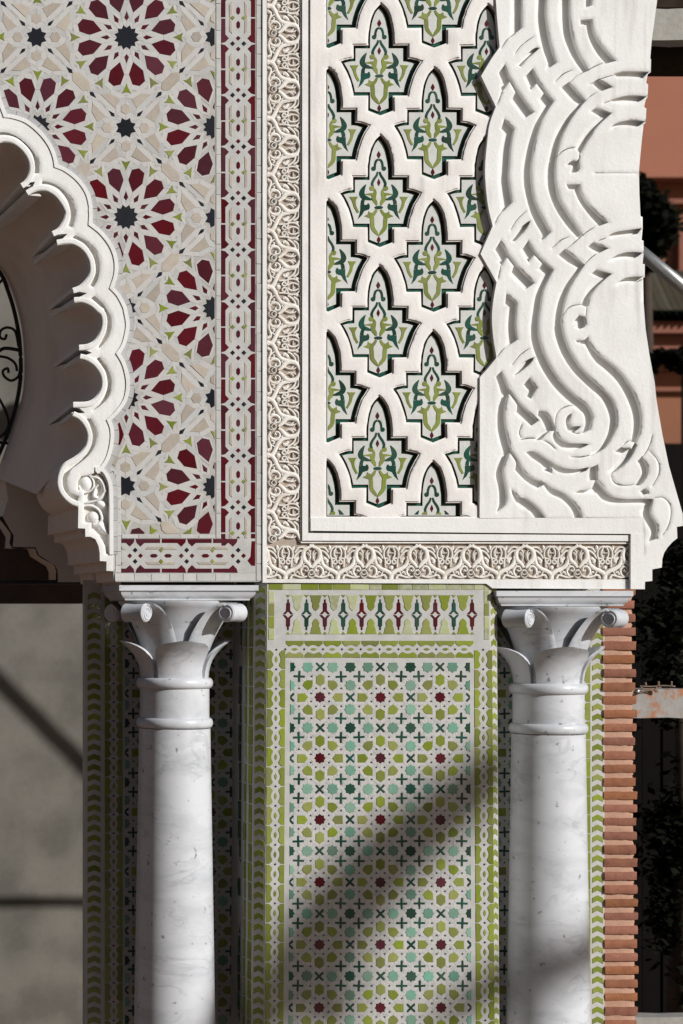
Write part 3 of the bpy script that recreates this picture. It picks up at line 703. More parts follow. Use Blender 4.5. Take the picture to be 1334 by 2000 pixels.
def motif():
    """strokes in (across 0..70 from the plain side, along 0..1 period about the palmette axis), px"""
    k = 12.127
    st = []
    def s(pts, w_, h=1.0, r=0.5): st.append((pts, w_, h, r))
    s([(60, 600), (180, 640), (250, 740), (310, 880), (400, 990), (520, 1025), (600, 1010)], [70, 78, 78, 76, 76, 66, 40], 1.0, 0.45)
    s([(330, 1262), (420, 1190), (520, 1085), (640, 1065), (740, 1095), (800, 1180), (855, 1330)], [55, 75, 88, 92, 84, 66, 44], 1.12, 0.45)
    s([(340, 765), (500, 772), (620, 805), (740, 790), (815, 720), (828, 640), (800, 618)], 38, 0.95)
    s([(545, 655), (620, 700), (720, 705), (815, 655)], 38, 0.9)
    s([(505, 690), (465, 740), (418, 700), (440, 650), (500, 650), (545, 720), (550, 780)], 34, 0.85)
    s([(545, 830), (640, 885), (715, 975), (735, 1060)], 40, 0.82); s([(690, 860), (785, 930), (812, 1030), (792, 1110)], 38, 0.8)
    s([(740, 825), (800, 815), (850, 845)], [40, 62, 40], 0.75, 0.9)
    s([(440, 900), (500, 880), (570, 960)], [40, 70, 50], 0.55, 0.8)
    s([(70, 735), (150, 790), (130, 900), (102, 1000), (112, 1110), (135, 1190)], [40, 44, 40, 40, 40, 34], 0.85)
    s([(110, 1090), (170, 1020), (270, 1000), (345, 1060), (350, 1140), (290, 1180), (245, 1140), (280, 1095)], [40, 56, 66, 60, 52, 46, 44, 40], 0.92, 0.8)
    s([(150, 880), (245, 820)], 30, 0.7); s([(160, 985), (235, 930), (205, 895)], 34, 0.75); s([(75, 760), (150, 800)], 30, 0.7)
    s([(470, 1195), (590, 1235), (690, 1160)], [24, 48, 36], 0.9, 0.8); s([(600, 1245), (690, 1235), (745, 1195)], [24, 40, 30], 0.85, 0.8)
    s([(400, 1050), (440, 1100)], 44, 0.8, 0.9); s([(840, 1215), (895, 1260)], 36, 0.9)
    lower = st; full = []
    for pts, w_, h, r in lower:
        full.append(([((x - 60) / k, (y - 620) / k) for x, y in pts], [q / k for q in (w_ if isinstance(w_, list) else [w_] * len(pts))], h, r))
        full.append(([((x - 60) / k, -(y - 620) / k) for x, y in pts], [q / k for q in (w_ if isinstance(w_, list) else [w_] * len(pts))], h * 0.985, r))
    ring = lambda cx, cy, rr, n=16: [((cx - 60 + rr * math.cos(2 * math.pi * i / n)) / k, (cy - 620 + rr * math.sin(2 * math.pi * i / n)) / k) for i in range(n + 1)]
    full.append((ring(180, 1265, 84), [26 / k] * 17, 1.18, 0.6)); full.append((ring(222, 1265, 58), [24 / k] * 17, 1.25, 0.6))
    full.append(([((675 - 60) / k, -4.5), ((675 - 60) / k, 4.5)], [1.6] * 2, 0.8, 0.5))
    full.append(([((290 - 60) / k, 0), ((330 - 60) / k, 0), ((380 - 60) / k, 0)], [3, 8, 4], 0.7, 0.9))
    return full
MO = motif()
def motif_mesh(name, conv, lo, hi):
    b = MB()
    for idx, (pts, w_, h, r) in enumerate(MO):
        if len(pts) > 2 and len(pts) < 16:
            q = cr([(p[0], p[1], ww) for p, ww in zip(pts, w_)], 4)
        else: q = [(p[0], p[1], ww) for p, ww in zip(pts, w_)]
        q = [z for z in q if lo <= z[1] <= hi]
        if len(q) < 2: continue
        b.ribbon([(z[0], z[1]) for z in q], [z[2] * 1.16 for z in q], 0.001, 0.0098 * h + 0.00004 * idx, conv=conv, round_=r)
    return b.mesh(name, M_CARVE, smooth=True, recalc=True, angle=45)
PV = 109.7
mv = motif_mesh('carved_motif', lambda a, b_, y: Vector((a * S, y, -b_ * S)), -999, 999)
for k in range(-3, 8):
    o = bpy.data.objects.new('carved_motif', mv); o.location = T(521, 231.5 + (k - 0) * PV - 0 * PV); link(o, cb)
PH = 104.3
mh = motif_mesh('carved_motif', lambda a, b_, y: Vector((b_ * S * 0.95, y, a * S)), -999, 999)
for k in range(5):
    o = bpy.data.objects.new('carved_motif', mh); o.location = T(659 + k * PH, 1131); link(o, cb)
mh2 = motif_mesh('carved_motif', lambda a, b_, y: Vector((b_ * S * 0.95, y, a * S)), -45, 999)
o = bpy.data.objects.new('carved_motif', mh2); o.location = T(659 - 0.98 * PH, 1131, 0.0006); link(o, cb)
mh3 = motif_mesh('carved_motif', lambda a, b_, y: Vector((b_ * S * 0.95, y, a * S)), -999, 52)
o = bpy.data.objects.new('carved_motif', mh3); o.location = T(659 + 5 * PH, 1131); link(o, cb)

# ================================================================== bracket outline (needed to cut the lattice)
Z1, Z2, Z3, Z4, Z8 = Z(935, 0, 4.006), Z(935, 310, 4.006), Z(935, 620, 4.006), Z(1000, 800, 4.006), Z(900, 780, 3.074)
bl_left = [(966, -110), (968.7, 0), (976, 92)], [(976, 92), (958, 118), (940, 148.5)], [(940, 148.5), (955, 180), (968.7, 208)], [(968.7, 208), (957, 240), (952.5, 270), (947.5, 333), (952.5, 397), (962.5, 441)], [(962.5, 441), (950, 470), (938.7, 496)], [(938.7, 496), (955, 524), (970, 551)], [(970, 551), (964, 585), (961, 620), (963.7, 660), (970, 698.6)], [(970, 698.6), (955, 717), (937.5, 737)], [(937.5, 737), (937, 1014)]
BLEFT = []
for q in bl_left: BLEFT += cr(q, 4)[:-1]
BLEFT.append((937, 1012))
BRIGHT = [(1257, 1012), (1257, 1150.5), (1259, 1150.5), (1260, 1136), (1274, 1134.6), (1274, 1112), (1292.6, 1108.5), (1293.6, 1092), (1297, 1080), (1304, 1069), (1314, 1058), (1323, 1051), (1322, 1029), (1334, 1027), (1333.5, 1004), (1318, 950), (1306.6, 910), (1294, 850), (1282, 780), (1279, 749), (1268, 690), (1261, 643), (1257, 592), (1256, 543), (1259, 541), (1259.5, 516), (1255, 515), (1257, 496), (1257, 470), (1253, 469), (1255, 446), (1255, 424), (1251, 422), (1249, 382), (1248, 335), (1251, 300), (1254, 270), (1257, 243), (1261, 240), (1262.5, 212), (1258, 209), (1261, 195), (1265, 190), (1266, 165), (1262, 162), (1265, 145), (1271, 141), (1271.6, 116), (1270, 114), (1273, 78), (1283, 5), (1290, -110)]
YK = -0.026      # bracket face
# ================================================================== pierced lattice with inset tiles
lt = thing('lattice_panel', T(790, 1037, 0.0), 'white plaster lattice of pointed cells over green arabesque tiles', 'lattice')
half = cr([(0, 0), (13, 14), (21, 35), (25, 60), (25.5, 81.5)], 3, corner=60)[:-1] + [(25.5, 81.5), (54, 81.5), (54, 107)] + cr([(54, 107), (65, 108.5), (80, 114)], 3)[1:] + cr([(80, 114), (67, 136), (57.5, 163), (54, 182)], 3)[1:] + [(25.5, 182), (25.5, 211), (0, 221)]
cell = half + [(-x, y) for x, y in reversed(half[1:-1])]
cells = [(849, -127), (849, 130), (848, 389), (847, 644), (847, 899), (744.5, 5), (743.5, 262), (742.5, 517), (741, 772), (954, 6), (952, 262), (950, 517), (948, 772), (643, -127), (643, 130), (642, 388), (641, 644), (640, 897), (744, -250), (952, -250)]
def clipcell(q, grow=0.0):
    q = clip(q, lambda p: p[0] - (637.5 - grow)); return clip(q, lambda p: (1009 + grow) - p[1]) if q else q
YL = -0.0175; YL2 = -0.0105; YTILE = 0.0065
holes = []; holes2 = []
for cx, cy in cells:
    q = [(cx + x + random.uniform(-0.5, 0.5), cy + y + random.uniform(-0.5, 0.5)) for x, y in cell]
    a = clipcell(offset(q, 1.6)); b_ = clipcell(offset(q, -1.2))
    if len(a) > 3: holes.append(a)
    if len(b_) > 3: holes2.append(b_)
outl = [(606.5, -105), (1000, -105), (1000, 1036), (606.5, 1036)]
cutp = [[(x + 1.2, y) for x, y in BLEFT] + [(1150, 1012), (1150, -112)]]
plate('lattice_face', outl, holes, YL, YL2, M_LATTICE, lt, cuts=cutp, pillow=(0.0014, 6.0, 3.5))
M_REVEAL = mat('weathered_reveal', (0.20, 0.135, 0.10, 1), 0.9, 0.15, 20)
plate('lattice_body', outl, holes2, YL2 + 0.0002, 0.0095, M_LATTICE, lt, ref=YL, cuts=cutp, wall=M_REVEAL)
plate('bottom_band', [(607, 1011.5), (1257, 1011.5), (1257, 1043), (936, 1040.5), (607, 1036.5)], [], YL - 0.006, 0.005, M_PLASTER, lt, bevel=0.001)
plate('backing', [(600, -105), (985, -105), (985, 1045), (600, 1045)], [], YTILE + 0.004, YTILE + 0.012, M_TDARK, lt)
# inset tile motif (tile plane px about the cell axis / apex)
def strokepoly(pts, w_):
    q = cr([(p[0], p[1], ww) for p, ww in zip(pts, w_)], 4); L = []; Rr = []
    for i, p in enumerate(q):
        a = q[max(i - 1, 0)]; b_ = q[min(i + 1, len(q) - 1)]; dx, dy = b_[0] - a[0], b_[1] - a[1]; l_ = math.hypot(dx, dy) or 1
        L.append((p[0] - dy / l_ * p[2] / 2, p[1] + dx / l_ * p[2] / 2)); Rr.append((p[0] + dy / l_ * p[2] / 2, p[1] - dx / l_ * p[2] / 2))
    return L + Rr[::-1]
drop = lambda cy, w_=4, h=7.5: [(0, cy - h), (w_ * 0.7, cy - h * 0.35), (w_, cy + 0.5), (w_ * 0.6, cy + h * 0.5), (0, cy + h), (-w_ * 0.6, cy + h * 0.5), (-w_, cy + 0.5), (-w_ * 0.7, cy - h * 0.35)]
circ = lambda cx, cy, r, n=10: [(cx + r * math.cos(2 * math.pi * k / n), cy + r * math.sin(2 * math.pi * k / n)) for k in range(n)]
MOT = [('drop_tile', drop(40), M_TRED, False), ('drop_tile', drop(94, 3.4), M_TRED, False), ('drop_tile', drop(206, 3.8), M_TRED, False),
       ('knob_tile', [(8.5 * math.cos(2 * math.pi * k / 14), 143 + 3.4 * math.sin(2 * math.pi * k / 14)) for k in range(14)], M_TDARK, False),
       ('stem_tile', strokepoly([(0.5, 49), (5, 52), (7.5, 60), (7, 65)], [4, 4.6, 4.4, 4]), M_TDARK, True),
       ('bud_tile', circ(10, 67, 4.6), M_TDARK, True),
       ('stem_tile', strokepoly([(2, 73), (4, 80), (10, 89), (13, 97), (11, 103)], [3.2, 4.4, 4.8, 5, 4]), M_TDARK, True),
       ('bud_tile', circ(13.5, 105.5, 5.2), M_TLEAF, True),
       ('scroll_tile', strokepoly([(9, 107), (7, 113), (9, 119), (10, 126), (6, 133), (4, 139)], [4.5, 6, 9, 9, 7, 3]), M_TLEAF, True),
       ('wing_tile', strokepoly([(11, 117.5), (18, 117), (28, 117.5)], [7, 4.4, 1.2]), M_TLEAF, True),
       ('leaf_tile', strokepoly([(25, 98), (30, 106), (33, 115), (30, 122), (20, 126), (12, 128)], [1.5, 7, 10.5, 9.5, 6, 1.2]), M_TDARK, True),
       ('leaf_tile', strokepoly([(27, 123), (31, 130), (32, 137)], [5, 6.5, 7]), M_TDARK, True),
       ('leaf_tile', [(36, 137.5), (36, 148), (38, 157), (41, 166), (33, 158), (28.5, 150), (24, 148.5), (19, 147), (17, 142), (18.5, 136), (21, 134.5), (23, 137.5)], M_TDARK, True),
       ('trumpet_tile', strokepoly([(49, 122), (48.5, 131), (46, 142), (40, 153)], [17, 7, 5.4, 4.4]), M_TLEAF, True),
       ('scroll_tile', strokepoly([(4, 147), (8, 154), (13, 160), (12.5, 172), (11.5, 183), (5, 192), (0.4, 198)], [4.5, 6, 8, 8.2, 8, 6.4, 2]), M_TLEAF, True),
       ('wing_tile', [(10, 155), (18, 152), (20, 149.5), (21.5, 156), (29, 160), (18, 164), (12, 166)], M_TLEAF, True)]
k2 = 1 + YTILE / D
for ci, (cx, cy) in enumerate(cells):
    q = [(cx + x, cy + y) for x, y in offset(cell, 5)]
    q = clipcell(q, 3)
    q = [p for p in q] and clip(q, lambda p: 985 - p[0])
    if len(q) < 4: continue
    shift = 4.5; up = -2.0
    cx -= 3.2
    inset = [(cx + x, cy + y) for x, y in offset(cell, -7.6)]; inset = clipcell(inset, -2); inset = clip(inset, lambda p: 985 - p[0]) if inset else inset
    if len(inset) < 4 or max(p[1] for p in inset) < -40: continue
    FT = Frame((0, YTILE, 2000 * S))
    # position on the tile plane directly behind the hole
    tp = lambda p: (p[0] + 0.0, p[1] + 0.0)
    c = ctr(inset)
    tile = plate('inset_tile', inset, [], YTILE - 0.003, YTILE + 0.002, M_TINSET, lt, conv=lambda p: T(*p))
    FM = Frame((0, YTILE - 0.003, 2000 * S))
    for name, pts, m, mirror in MOT:
        for sg in ((1, -1) if mirror else (1,)):
            pp = [(cx + sg * x, cy + y) for x, y in pts]
            if sg < 0: pp = pp[::-1]
            keep = clip(clip(pp, lambda p: p[0] - 641) or [], lambda p: 1005 - p[1]) if True else pp
            if len(keep) < 3 or abs(area(keep)) < 4 or max(p[1] for p in keep) < -20 or min(p[0] for p in keep) > 982: continue
            if len(keep) == len(pp) and all(abs(a[0] - b_[0]) < 1e-6 for a, b_ in zip(keep, pp)):
                cc = (cx, cy); shp = [(sg * x, y) for x, y in pts]
                if sg < 0: shp = shp[::-1]
                FM.put(name, shp, m, cx, cy, tile, jit=0.05, proud=0.0012, edge=0.25)
            else:
                cc = ctr(keep); FM.put(name, [(x - cc[0], y - cc[1]) for x, y in keep], m, cc[0], cc[1], tile, jit=0.05, proud=0.0012, edge=0.25)

# ================================================================== interlaced bracket
br = thing('interlaced_bracket', T(1180, 1150, 0.1), 'large white plaster bracket carved with interlaced straps and a spiral scroll', 'bracket')
H = []
def h(*parts): H.append([p for q in parts for p in q])
h(Z1([(270, -40), (338, -40), (338, 210), (262, 275), (268, 150)]))
h(Z1([(465, -40), (528, -40), (525, 130), (560, 330), (608, 485), (540, 530), (555, 500), (485, 300), (460, 150)]))
h(Z1([(650, -40), (712, -40), (720, 200), (770, 390), (858, 545), (825, 562), (740, 440), (670, 270), (645, 120)]))
h(Z1([(805, 160), (885, 155), (900, 240), (950, 340), (1065, 470), (995, 488), (925, 400), (870, 290), (850, 187), (808, 185)]))
h(Z1([(850, -60), (895, -60), (882, 35), (848, 45)]))
h(Z1([(318, 505), (380, 435), (440, 383), (465, 378), (390, 445), (330, 510)]))
h(Z1([(208, 515), (247, 615), (200, 690), (187, 697), (185, 665), (200, 650), (168, 570)]))
h(Z1([(425, 545), (462, 625), (412, 690), (400, 665), (372, 605)]))
h(Z1([(250, 612), (308, 712), (425, 875), (365, 912), (268, 785), (298, 722), (243, 622)]))
h(Z1([(465, 630), (530, 722), (585, 788), (500, 930), (450, 1080), (425, 1200)]), Z2([(410, 100), (440, 330), (560, 570), (500, 630), (510, 595), (420, 430), (362, 200), (358, 50)]), Z1([(370, 1230), (410, 1090), (455, 960), (520, 828), (487, 780), (520, 730), (456, 640)]))
h(Z1([(660, 685), (710, 648), (835, 785), (750, 880), (660, 1040), (620, 1180)]), Z2([(600, 60), (605, 200), (650, 350), (815, 597), (780, 610), (690, 510), (600, 370), (545, 200), (540, 90)]), Z1([(560, 1240), (590, 1120), (650, 970), (800, 812), (725, 765)]))
h(Z1([(900, 650), (940, 622), (1030, 678), (960, 705)]))
h(Z1([(1075, 580), (1160, 562), (1318, 567), (1285, 602), (1180, 600), (1090, 598)]))
h(Z1([(1050, 780), (1170, 752), (1300, 757), (1240, 792), (1140, 797), (1070, 795)]))
h(Z1([(1035, 1003), (1100, 962), (1200, 944), (1285, 952), (1240, 982), (1150, 980), (1090, 984)]))
h(Z1([(895, 868), (925, 845), (1030, 885), (930, 980), (860, 1080), (800, 1190), (768, 1155), (815, 1070), (880, 985), (965, 912)]))
h(Z2([(706, 42), (735, 22), (772, 28), (780, 15), (788, 75), (770, 95), (738, 100), (748, 62), (735, 42)]))
h(Z1([(208, 940), (275, 1008), (252, 1130), (240, 1300)]), Z2([(235, 150), (262, 335), (190, 412), (192, 370), (172, 180)]), Z1([(180, 1200), (212, 1045), (187, 1005)]))
h(Z2([(700, 205), (790, 205), (800, 260), (860, 360), (1005, 495), (945, 517), (860, 420), (790, 320), (755, 230), (712, 232)]))
h(Z2([(278, 636), (330, 550), (405, 487), (350, 565), (292, 628)]))
h(Z2([(175, 652), (230, 745), (185, 825), (165, 800), (180, 775), (140, 712)]))
h(Z2([(392, 652), (440, 730), (395, 800), (380, 775), (348, 715)]))
h(Z2([(232, 748), (297, 832), (430, 970), (372, 1010), (262, 905), (285, 840), (224, 760)]))
h(Z2([(446, 735), (518, 810), (580, 868), (510, 1020), (485, 1150)]), Z3([(468, 60), (480, 180), (540, 340), (640, 500), (760, 620), (850, 690), (895, 780), (870, 870), (825, 897), (845, 830), (830, 750), (770, 700), (640, 590), (500, 400), (430, 230), (415, 80)]), Z2([(430, 1180), (460, 1030), (525, 890), (482, 865), (508, 820), (438, 745)]))
h(Z2([(635, 755), (680, 712), (825, 830), (740, 950), (680, 1090), (655, 1230)]), Z3([(650, 30), (665, 130), (720, 270), (820, 420), (960, 550), (1050, 650), (1082, 770), (1070, 880), (1005, 995), (950, 1040), (870, 1078), (940, 1030), (985, 975), (1030, 860), (1030, 760), (970, 630), (870, 540), (740, 410), (640, 250), (600, 120)]), Z2([(605, 1300), (615, 1180), (660, 1040), (790, 850), (700, 800)]))
h(Z2([(900, 895), (925, 873), (1028, 902), (930, 990), (870, 1080), (848, 1150), (818, 1140), (850, 1050), (900, 980), (970, 930)]))
h(Z2([(870, 685), (905, 657), (1002, 700), (935, 732)]))
h(Z2([(1030, 600), (1090, 575), (1262, 552), (1240, 580), (1160, 592), (1050, 610)]))
h(Z2([(1035, 797), (1090, 758), (1180, 735), (1268, 738), (1220, 768), (1130, 775)]))
h(Z2([(1080, 985), (1150, 940), (1220, 928), (1286, 928), (1240, 958), (1160, 963)]))
h(Z2([(755, 1275), (790, 1235), (830, 1240), (838, 1290), (825, 1310), (795, 1322), (772, 1312), (788, 1285), (775, 1268)]))
h(Z3([(772, 182), (830, 185), (855, 162), (870, 200), (930, 280), (1090, 410), (1200, 560), (1265, 720), (1270, 860), (1235, 972), (1205, 965), (1220, 850), (1210, 740), (1150, 590), (1060, 460), (920, 340), (838, 200), (790, 192)]))
h(Z2([(225, 1065), (300, 1130), (290, 1250)]), Z3([(292, 100), (302, 168), (222, 222), (235, 160), (228, 60)]), Z2([(235, 1200), (245, 1155), (217, 1130)]))
h(Z3([(290, 447), (340, 370), (430, 315), (375, 380)]))
h(Z3([(402, 480), (452, 550), (410, 628), (385, 610), (405, 570), (365, 525)]))
h(Z3([(180, 430), (242, 570), (215, 650), (203, 740), (210, 860), (250, 1020), (205, 1055), (165, 930), (155, 800), (165, 700), (188, 610), (145, 465)]))
h(Z3([(250, 575), (315, 668), (460, 805), (415, 838), (302, 745), (308, 680), (244, 590)]))
h(Z3([(480, 735), (520, 740), (570, 800), (600, 880), (540, 880), (505, 800), (472, 765)]))
h(Z3([(722, 762), (705, 825), (735, 862), (795, 855), (745, 890), (705, 875), (690, 820), (700, 780)]))
h(Z3([(602, 890), (640, 950), (720, 990), (860, 992), (760, 1027), (680, 1022), (610, 975), (590, 925)]))
h(Z3([(460, 950), (500, 900), (560, 882), (515, 915), (490, 948)]))
h(Z3([(388, 1058), (440, 1055), (540, 1120), (640, 1175), (760, 1195), (870, 1178), (760, 1217), (630, 1202), (565, 1150), (565, 1205), (520, 1190), (505, 1150), (420, 1090)]))
h(Z3([(880, 1182), (925, 1165), (930, 1265), (870, 1265)]))
h(Z3([(258, 1045), (305, 1120), (350, 1200), (420, 1260), (515, 1300), (460, 1327), (370, 1270), (295, 1190), (300, 1130), (252, 1055)]))
h(Z4([(0, 628), (55, 690), (110, 702), (200, 770), (258, 850), (195, 855), (150, 790), (50, 732)]))
h(Z4([(250, 575), (320, 620), (420, 670), (520, 770), (555, 860), (505, 860), (470, 770), (390, 690), (305, 650)]))
h(Z8([(262, 320), (300, 298), (262, 390), (256, 450), (275, 560), (270, 625), (225, 668), (238, 600), (232, 520), (218, 440)]))
h(Z8([(815, 490), (870, 555), (920, 590), (1000, 603), (1145, 600), (1120, 622), (980, 620), (900, 617), (850, 592), (820, 556), (760, 556), (690, 553), (790, 545)]))
h(Z8([(1120, 628), (1152, 608), (1140, 680), (1180, 760), (1178, 830), (1140, 845), (1150, 790), (1110, 720), (1088, 670)]))
h(Z8([(1088, 552), (1112, 540), (1122, 560), (1100, 567)]))
h(Z8([(1090, 350), (1120, 400), (1120, 450), (1080, 505), (1058, 510), (1095, 450), (1085, 395), (1070, 372)]))
h(Z8([(940, 312), (965, 292), (1030, 302), (1048, 268), (1055, 275), (1020, 345), (960, 405), (905, 442), (895, 435), (985, 330)]))
def slit(pts, w_=1.7):
    q = cr(pts, 4); n = len(q); L = []; Rr = []
    for i, p_ in enumerate(q):
        a = q[max(i - 1, 0)]; b_ = q[min(i + 1, n - 1)]; dx, dy = b_[0] - a[0], b_[1] - a[1]; l_ = math.hypot(dx, dy) or 1
        ww = w_ * (0.35 + 0.65 * math.sin(math.pi * i / (n - 1))) / 2
        L.append((p_[0] - dy / l_ * ww, p_[1] + dx / l_ * ww)); Rr.append((p_[0] + dy / l_ * ww, p_[1] - dx / l_ * ww))
    SL.append(L + Rr[::-1])
SL = []
slit(Z2([(900, 113), (1060, 110), (1235, 112)]), 0.9)
for q in (Z1([(262, 272), (215, 320), (178, 378)]), Z1([(715, 645), (760, 600), (850, 551), (940, 505), (1050, 472)]), Z1([(870, 660), (960, 615), (1080, 579)]), Z1([(835, 785), (890, 742), (962, 703)]),
          Z1([(980, 806), (1055, 778)]), Z1([(142, 820), (170, 760), (192, 690)]), Z1([(602, 1250), (640, 1197), (700, 1162), (775, 1156)]), Z1([(792, 1175), (786, 1270)]), Z1([(542, 533), (604, 488)]),
          Z2([(190, 405), (150, 460), (124, 515)]), Z2([(180, 820), (150, 945)]), Z2([(682, 712), (720, 680), (815, 597), (880, 552), (1000, 497)]), Z2([(935, 642), (1040, 603)]), Z2([(825, 830), (880, 775), (940, 730)]),
          Z2([(662, 1225), (690, 1180), (740, 1148), (822, 1140)]), Z2([(850, 1150), (840, 1240)]), Z3([(224, 220), (180, 262), (145, 310)]), Z3([(602, 880), (606, 780), (640, 722), (715, 690), (790, 702)]),
          Z3([(870, 1078), (800, 1092), (720, 1090)]), Z3([(826, 896), (775, 907), (722, 892)]), Z3([(330, 957), (400, 945), (470, 952)]), Z3([(600, 1030), (560, 990), (505, 960)]), Z3([(928, 1262), (985, 1330)]),
          Z8([(905, 445), (915, 490), (960, 515), (1055, 512)]), Z8([(1125, 300), (1185, 370), (1190, 450), (1150, 520)]), Z4([(1110, 692), (1180, 686), (1235, 740), (1247, 820), (1225, 910), (1178, 985)]),
          Z4([(860, 300), (905, 250), (965, 250)]), Z4([(1010, 390), (1070, 300), (1100, 200)]), Z2([(575, 700), (640, 640), (700, 612)]), Z1([(600, 640), (660, 580), (730, 548)]), Z1([(285, 420), (340, 350), (430, 285)]), Z2([(250, 560), (300, 480), (370, 410)]), Z3([(262, 370), (330, 290), (400, 240)]), Z3([(340, 830), (320, 900), (335, 945)])):
    slit(q)
outer_b = BLEFT + BRIGHT
Hs = []
for q in H:
    # widen the grooves slightly towards the lit left side, then round the curves
    q2 = cr(q, 3, True, 42)
    Hs.append(offset(q2, 2.0))
plate('strap_face', outer_b, Hs + SL, YK, YK + 0.027, M_PLASTER, br, pillow=(0.0026, 6.0, 2.6))
inner_b = offset(outer_b, -2.5)
plate('strap_bed', outer_b, [], YK + 0.0272, 0.03, M_PLASTER, br)
plate('bracket_body', [(x, y) for x, y in inner_b if x > 900], [], 0.0305, 0.22, M_PLASTER, br, ref=YK)
# over-crossing straps: slightly raised runs that dive under their neighbours
def over(pts, w_, hh=0.0035):
    q = cr(pts, 6); n = len(q); hs = [0.0005 + hh * (i / (n - 1)) ** 0.6 for i in range(n)]
    MB().ribbon(q, w_, YK + 0.0010, hs, round_=0.12).obj('crossing_strap', M_PLASTER, br)
# ================================================================== tiled pier
pr = thing('tiled_pier', T(740, 2075, 0.0), 'sunlit central pier clad in green, teal and white star mosaic', 'pier')
def Wd(px, py):   # the pier stands very slightly wider at its foot
    return 742 + (px - 742) * (1 + max(0, py - 1150) / 850 * 0.024), py
corner = [Wd(522, 1139), Wd(957, 1139), Wd(957, 2075), Wd(522, 2075)]
plate('mosaic_bed', corner, [], 0.0, 0.045, M_TWHITE, pr, conv=lambda p: T(*p))
STP = Straps()
FP = Frame((0, 0.0, 2000 * S))
pod_h = [(-11, 0), (-4.5, -8.2), (9.5, -8), (9.5, 8), (-4.5, 8.2)]                      # points towards the red star
pod_v = [(-8.4, -7), (0, -12), (8.4, -7), (8.4, 6.2), (0, 12), (-8.4, 6.2)]
pod_d = [(-10.5, 0.5), (-6.5, -6.5), (-1.5, -9.3), (9.3, -9.3), (9.3, 1.8), (6.5, 6.5), (0, 10.5), (-6, 6)]                  # upper right quadrant mirrored below
xx = [(-2.9, 0), (-8.8, -5.9), (-8.4, -7.6), (-7.4, -8.5), (-5.9, -8.8), (0, -2.9), (5.9, -8.8), (7.6, -8.4), (8.8, -5.9), (2.9, 0), (8.8, 5.9), (8.2, 7.8), (5.9, 8.8), (0, 2.9), (-5.9, 8.8), (-7.8, 8.2), (-8.8, 5.9)]
plus = rotp(xx, R(45)); plus = [(x * 1.0, y * 1.0) for x, y in plus]
def pts_abs(pts, cx, cy): return [(cx + x, cy + y) for x, y in pts]
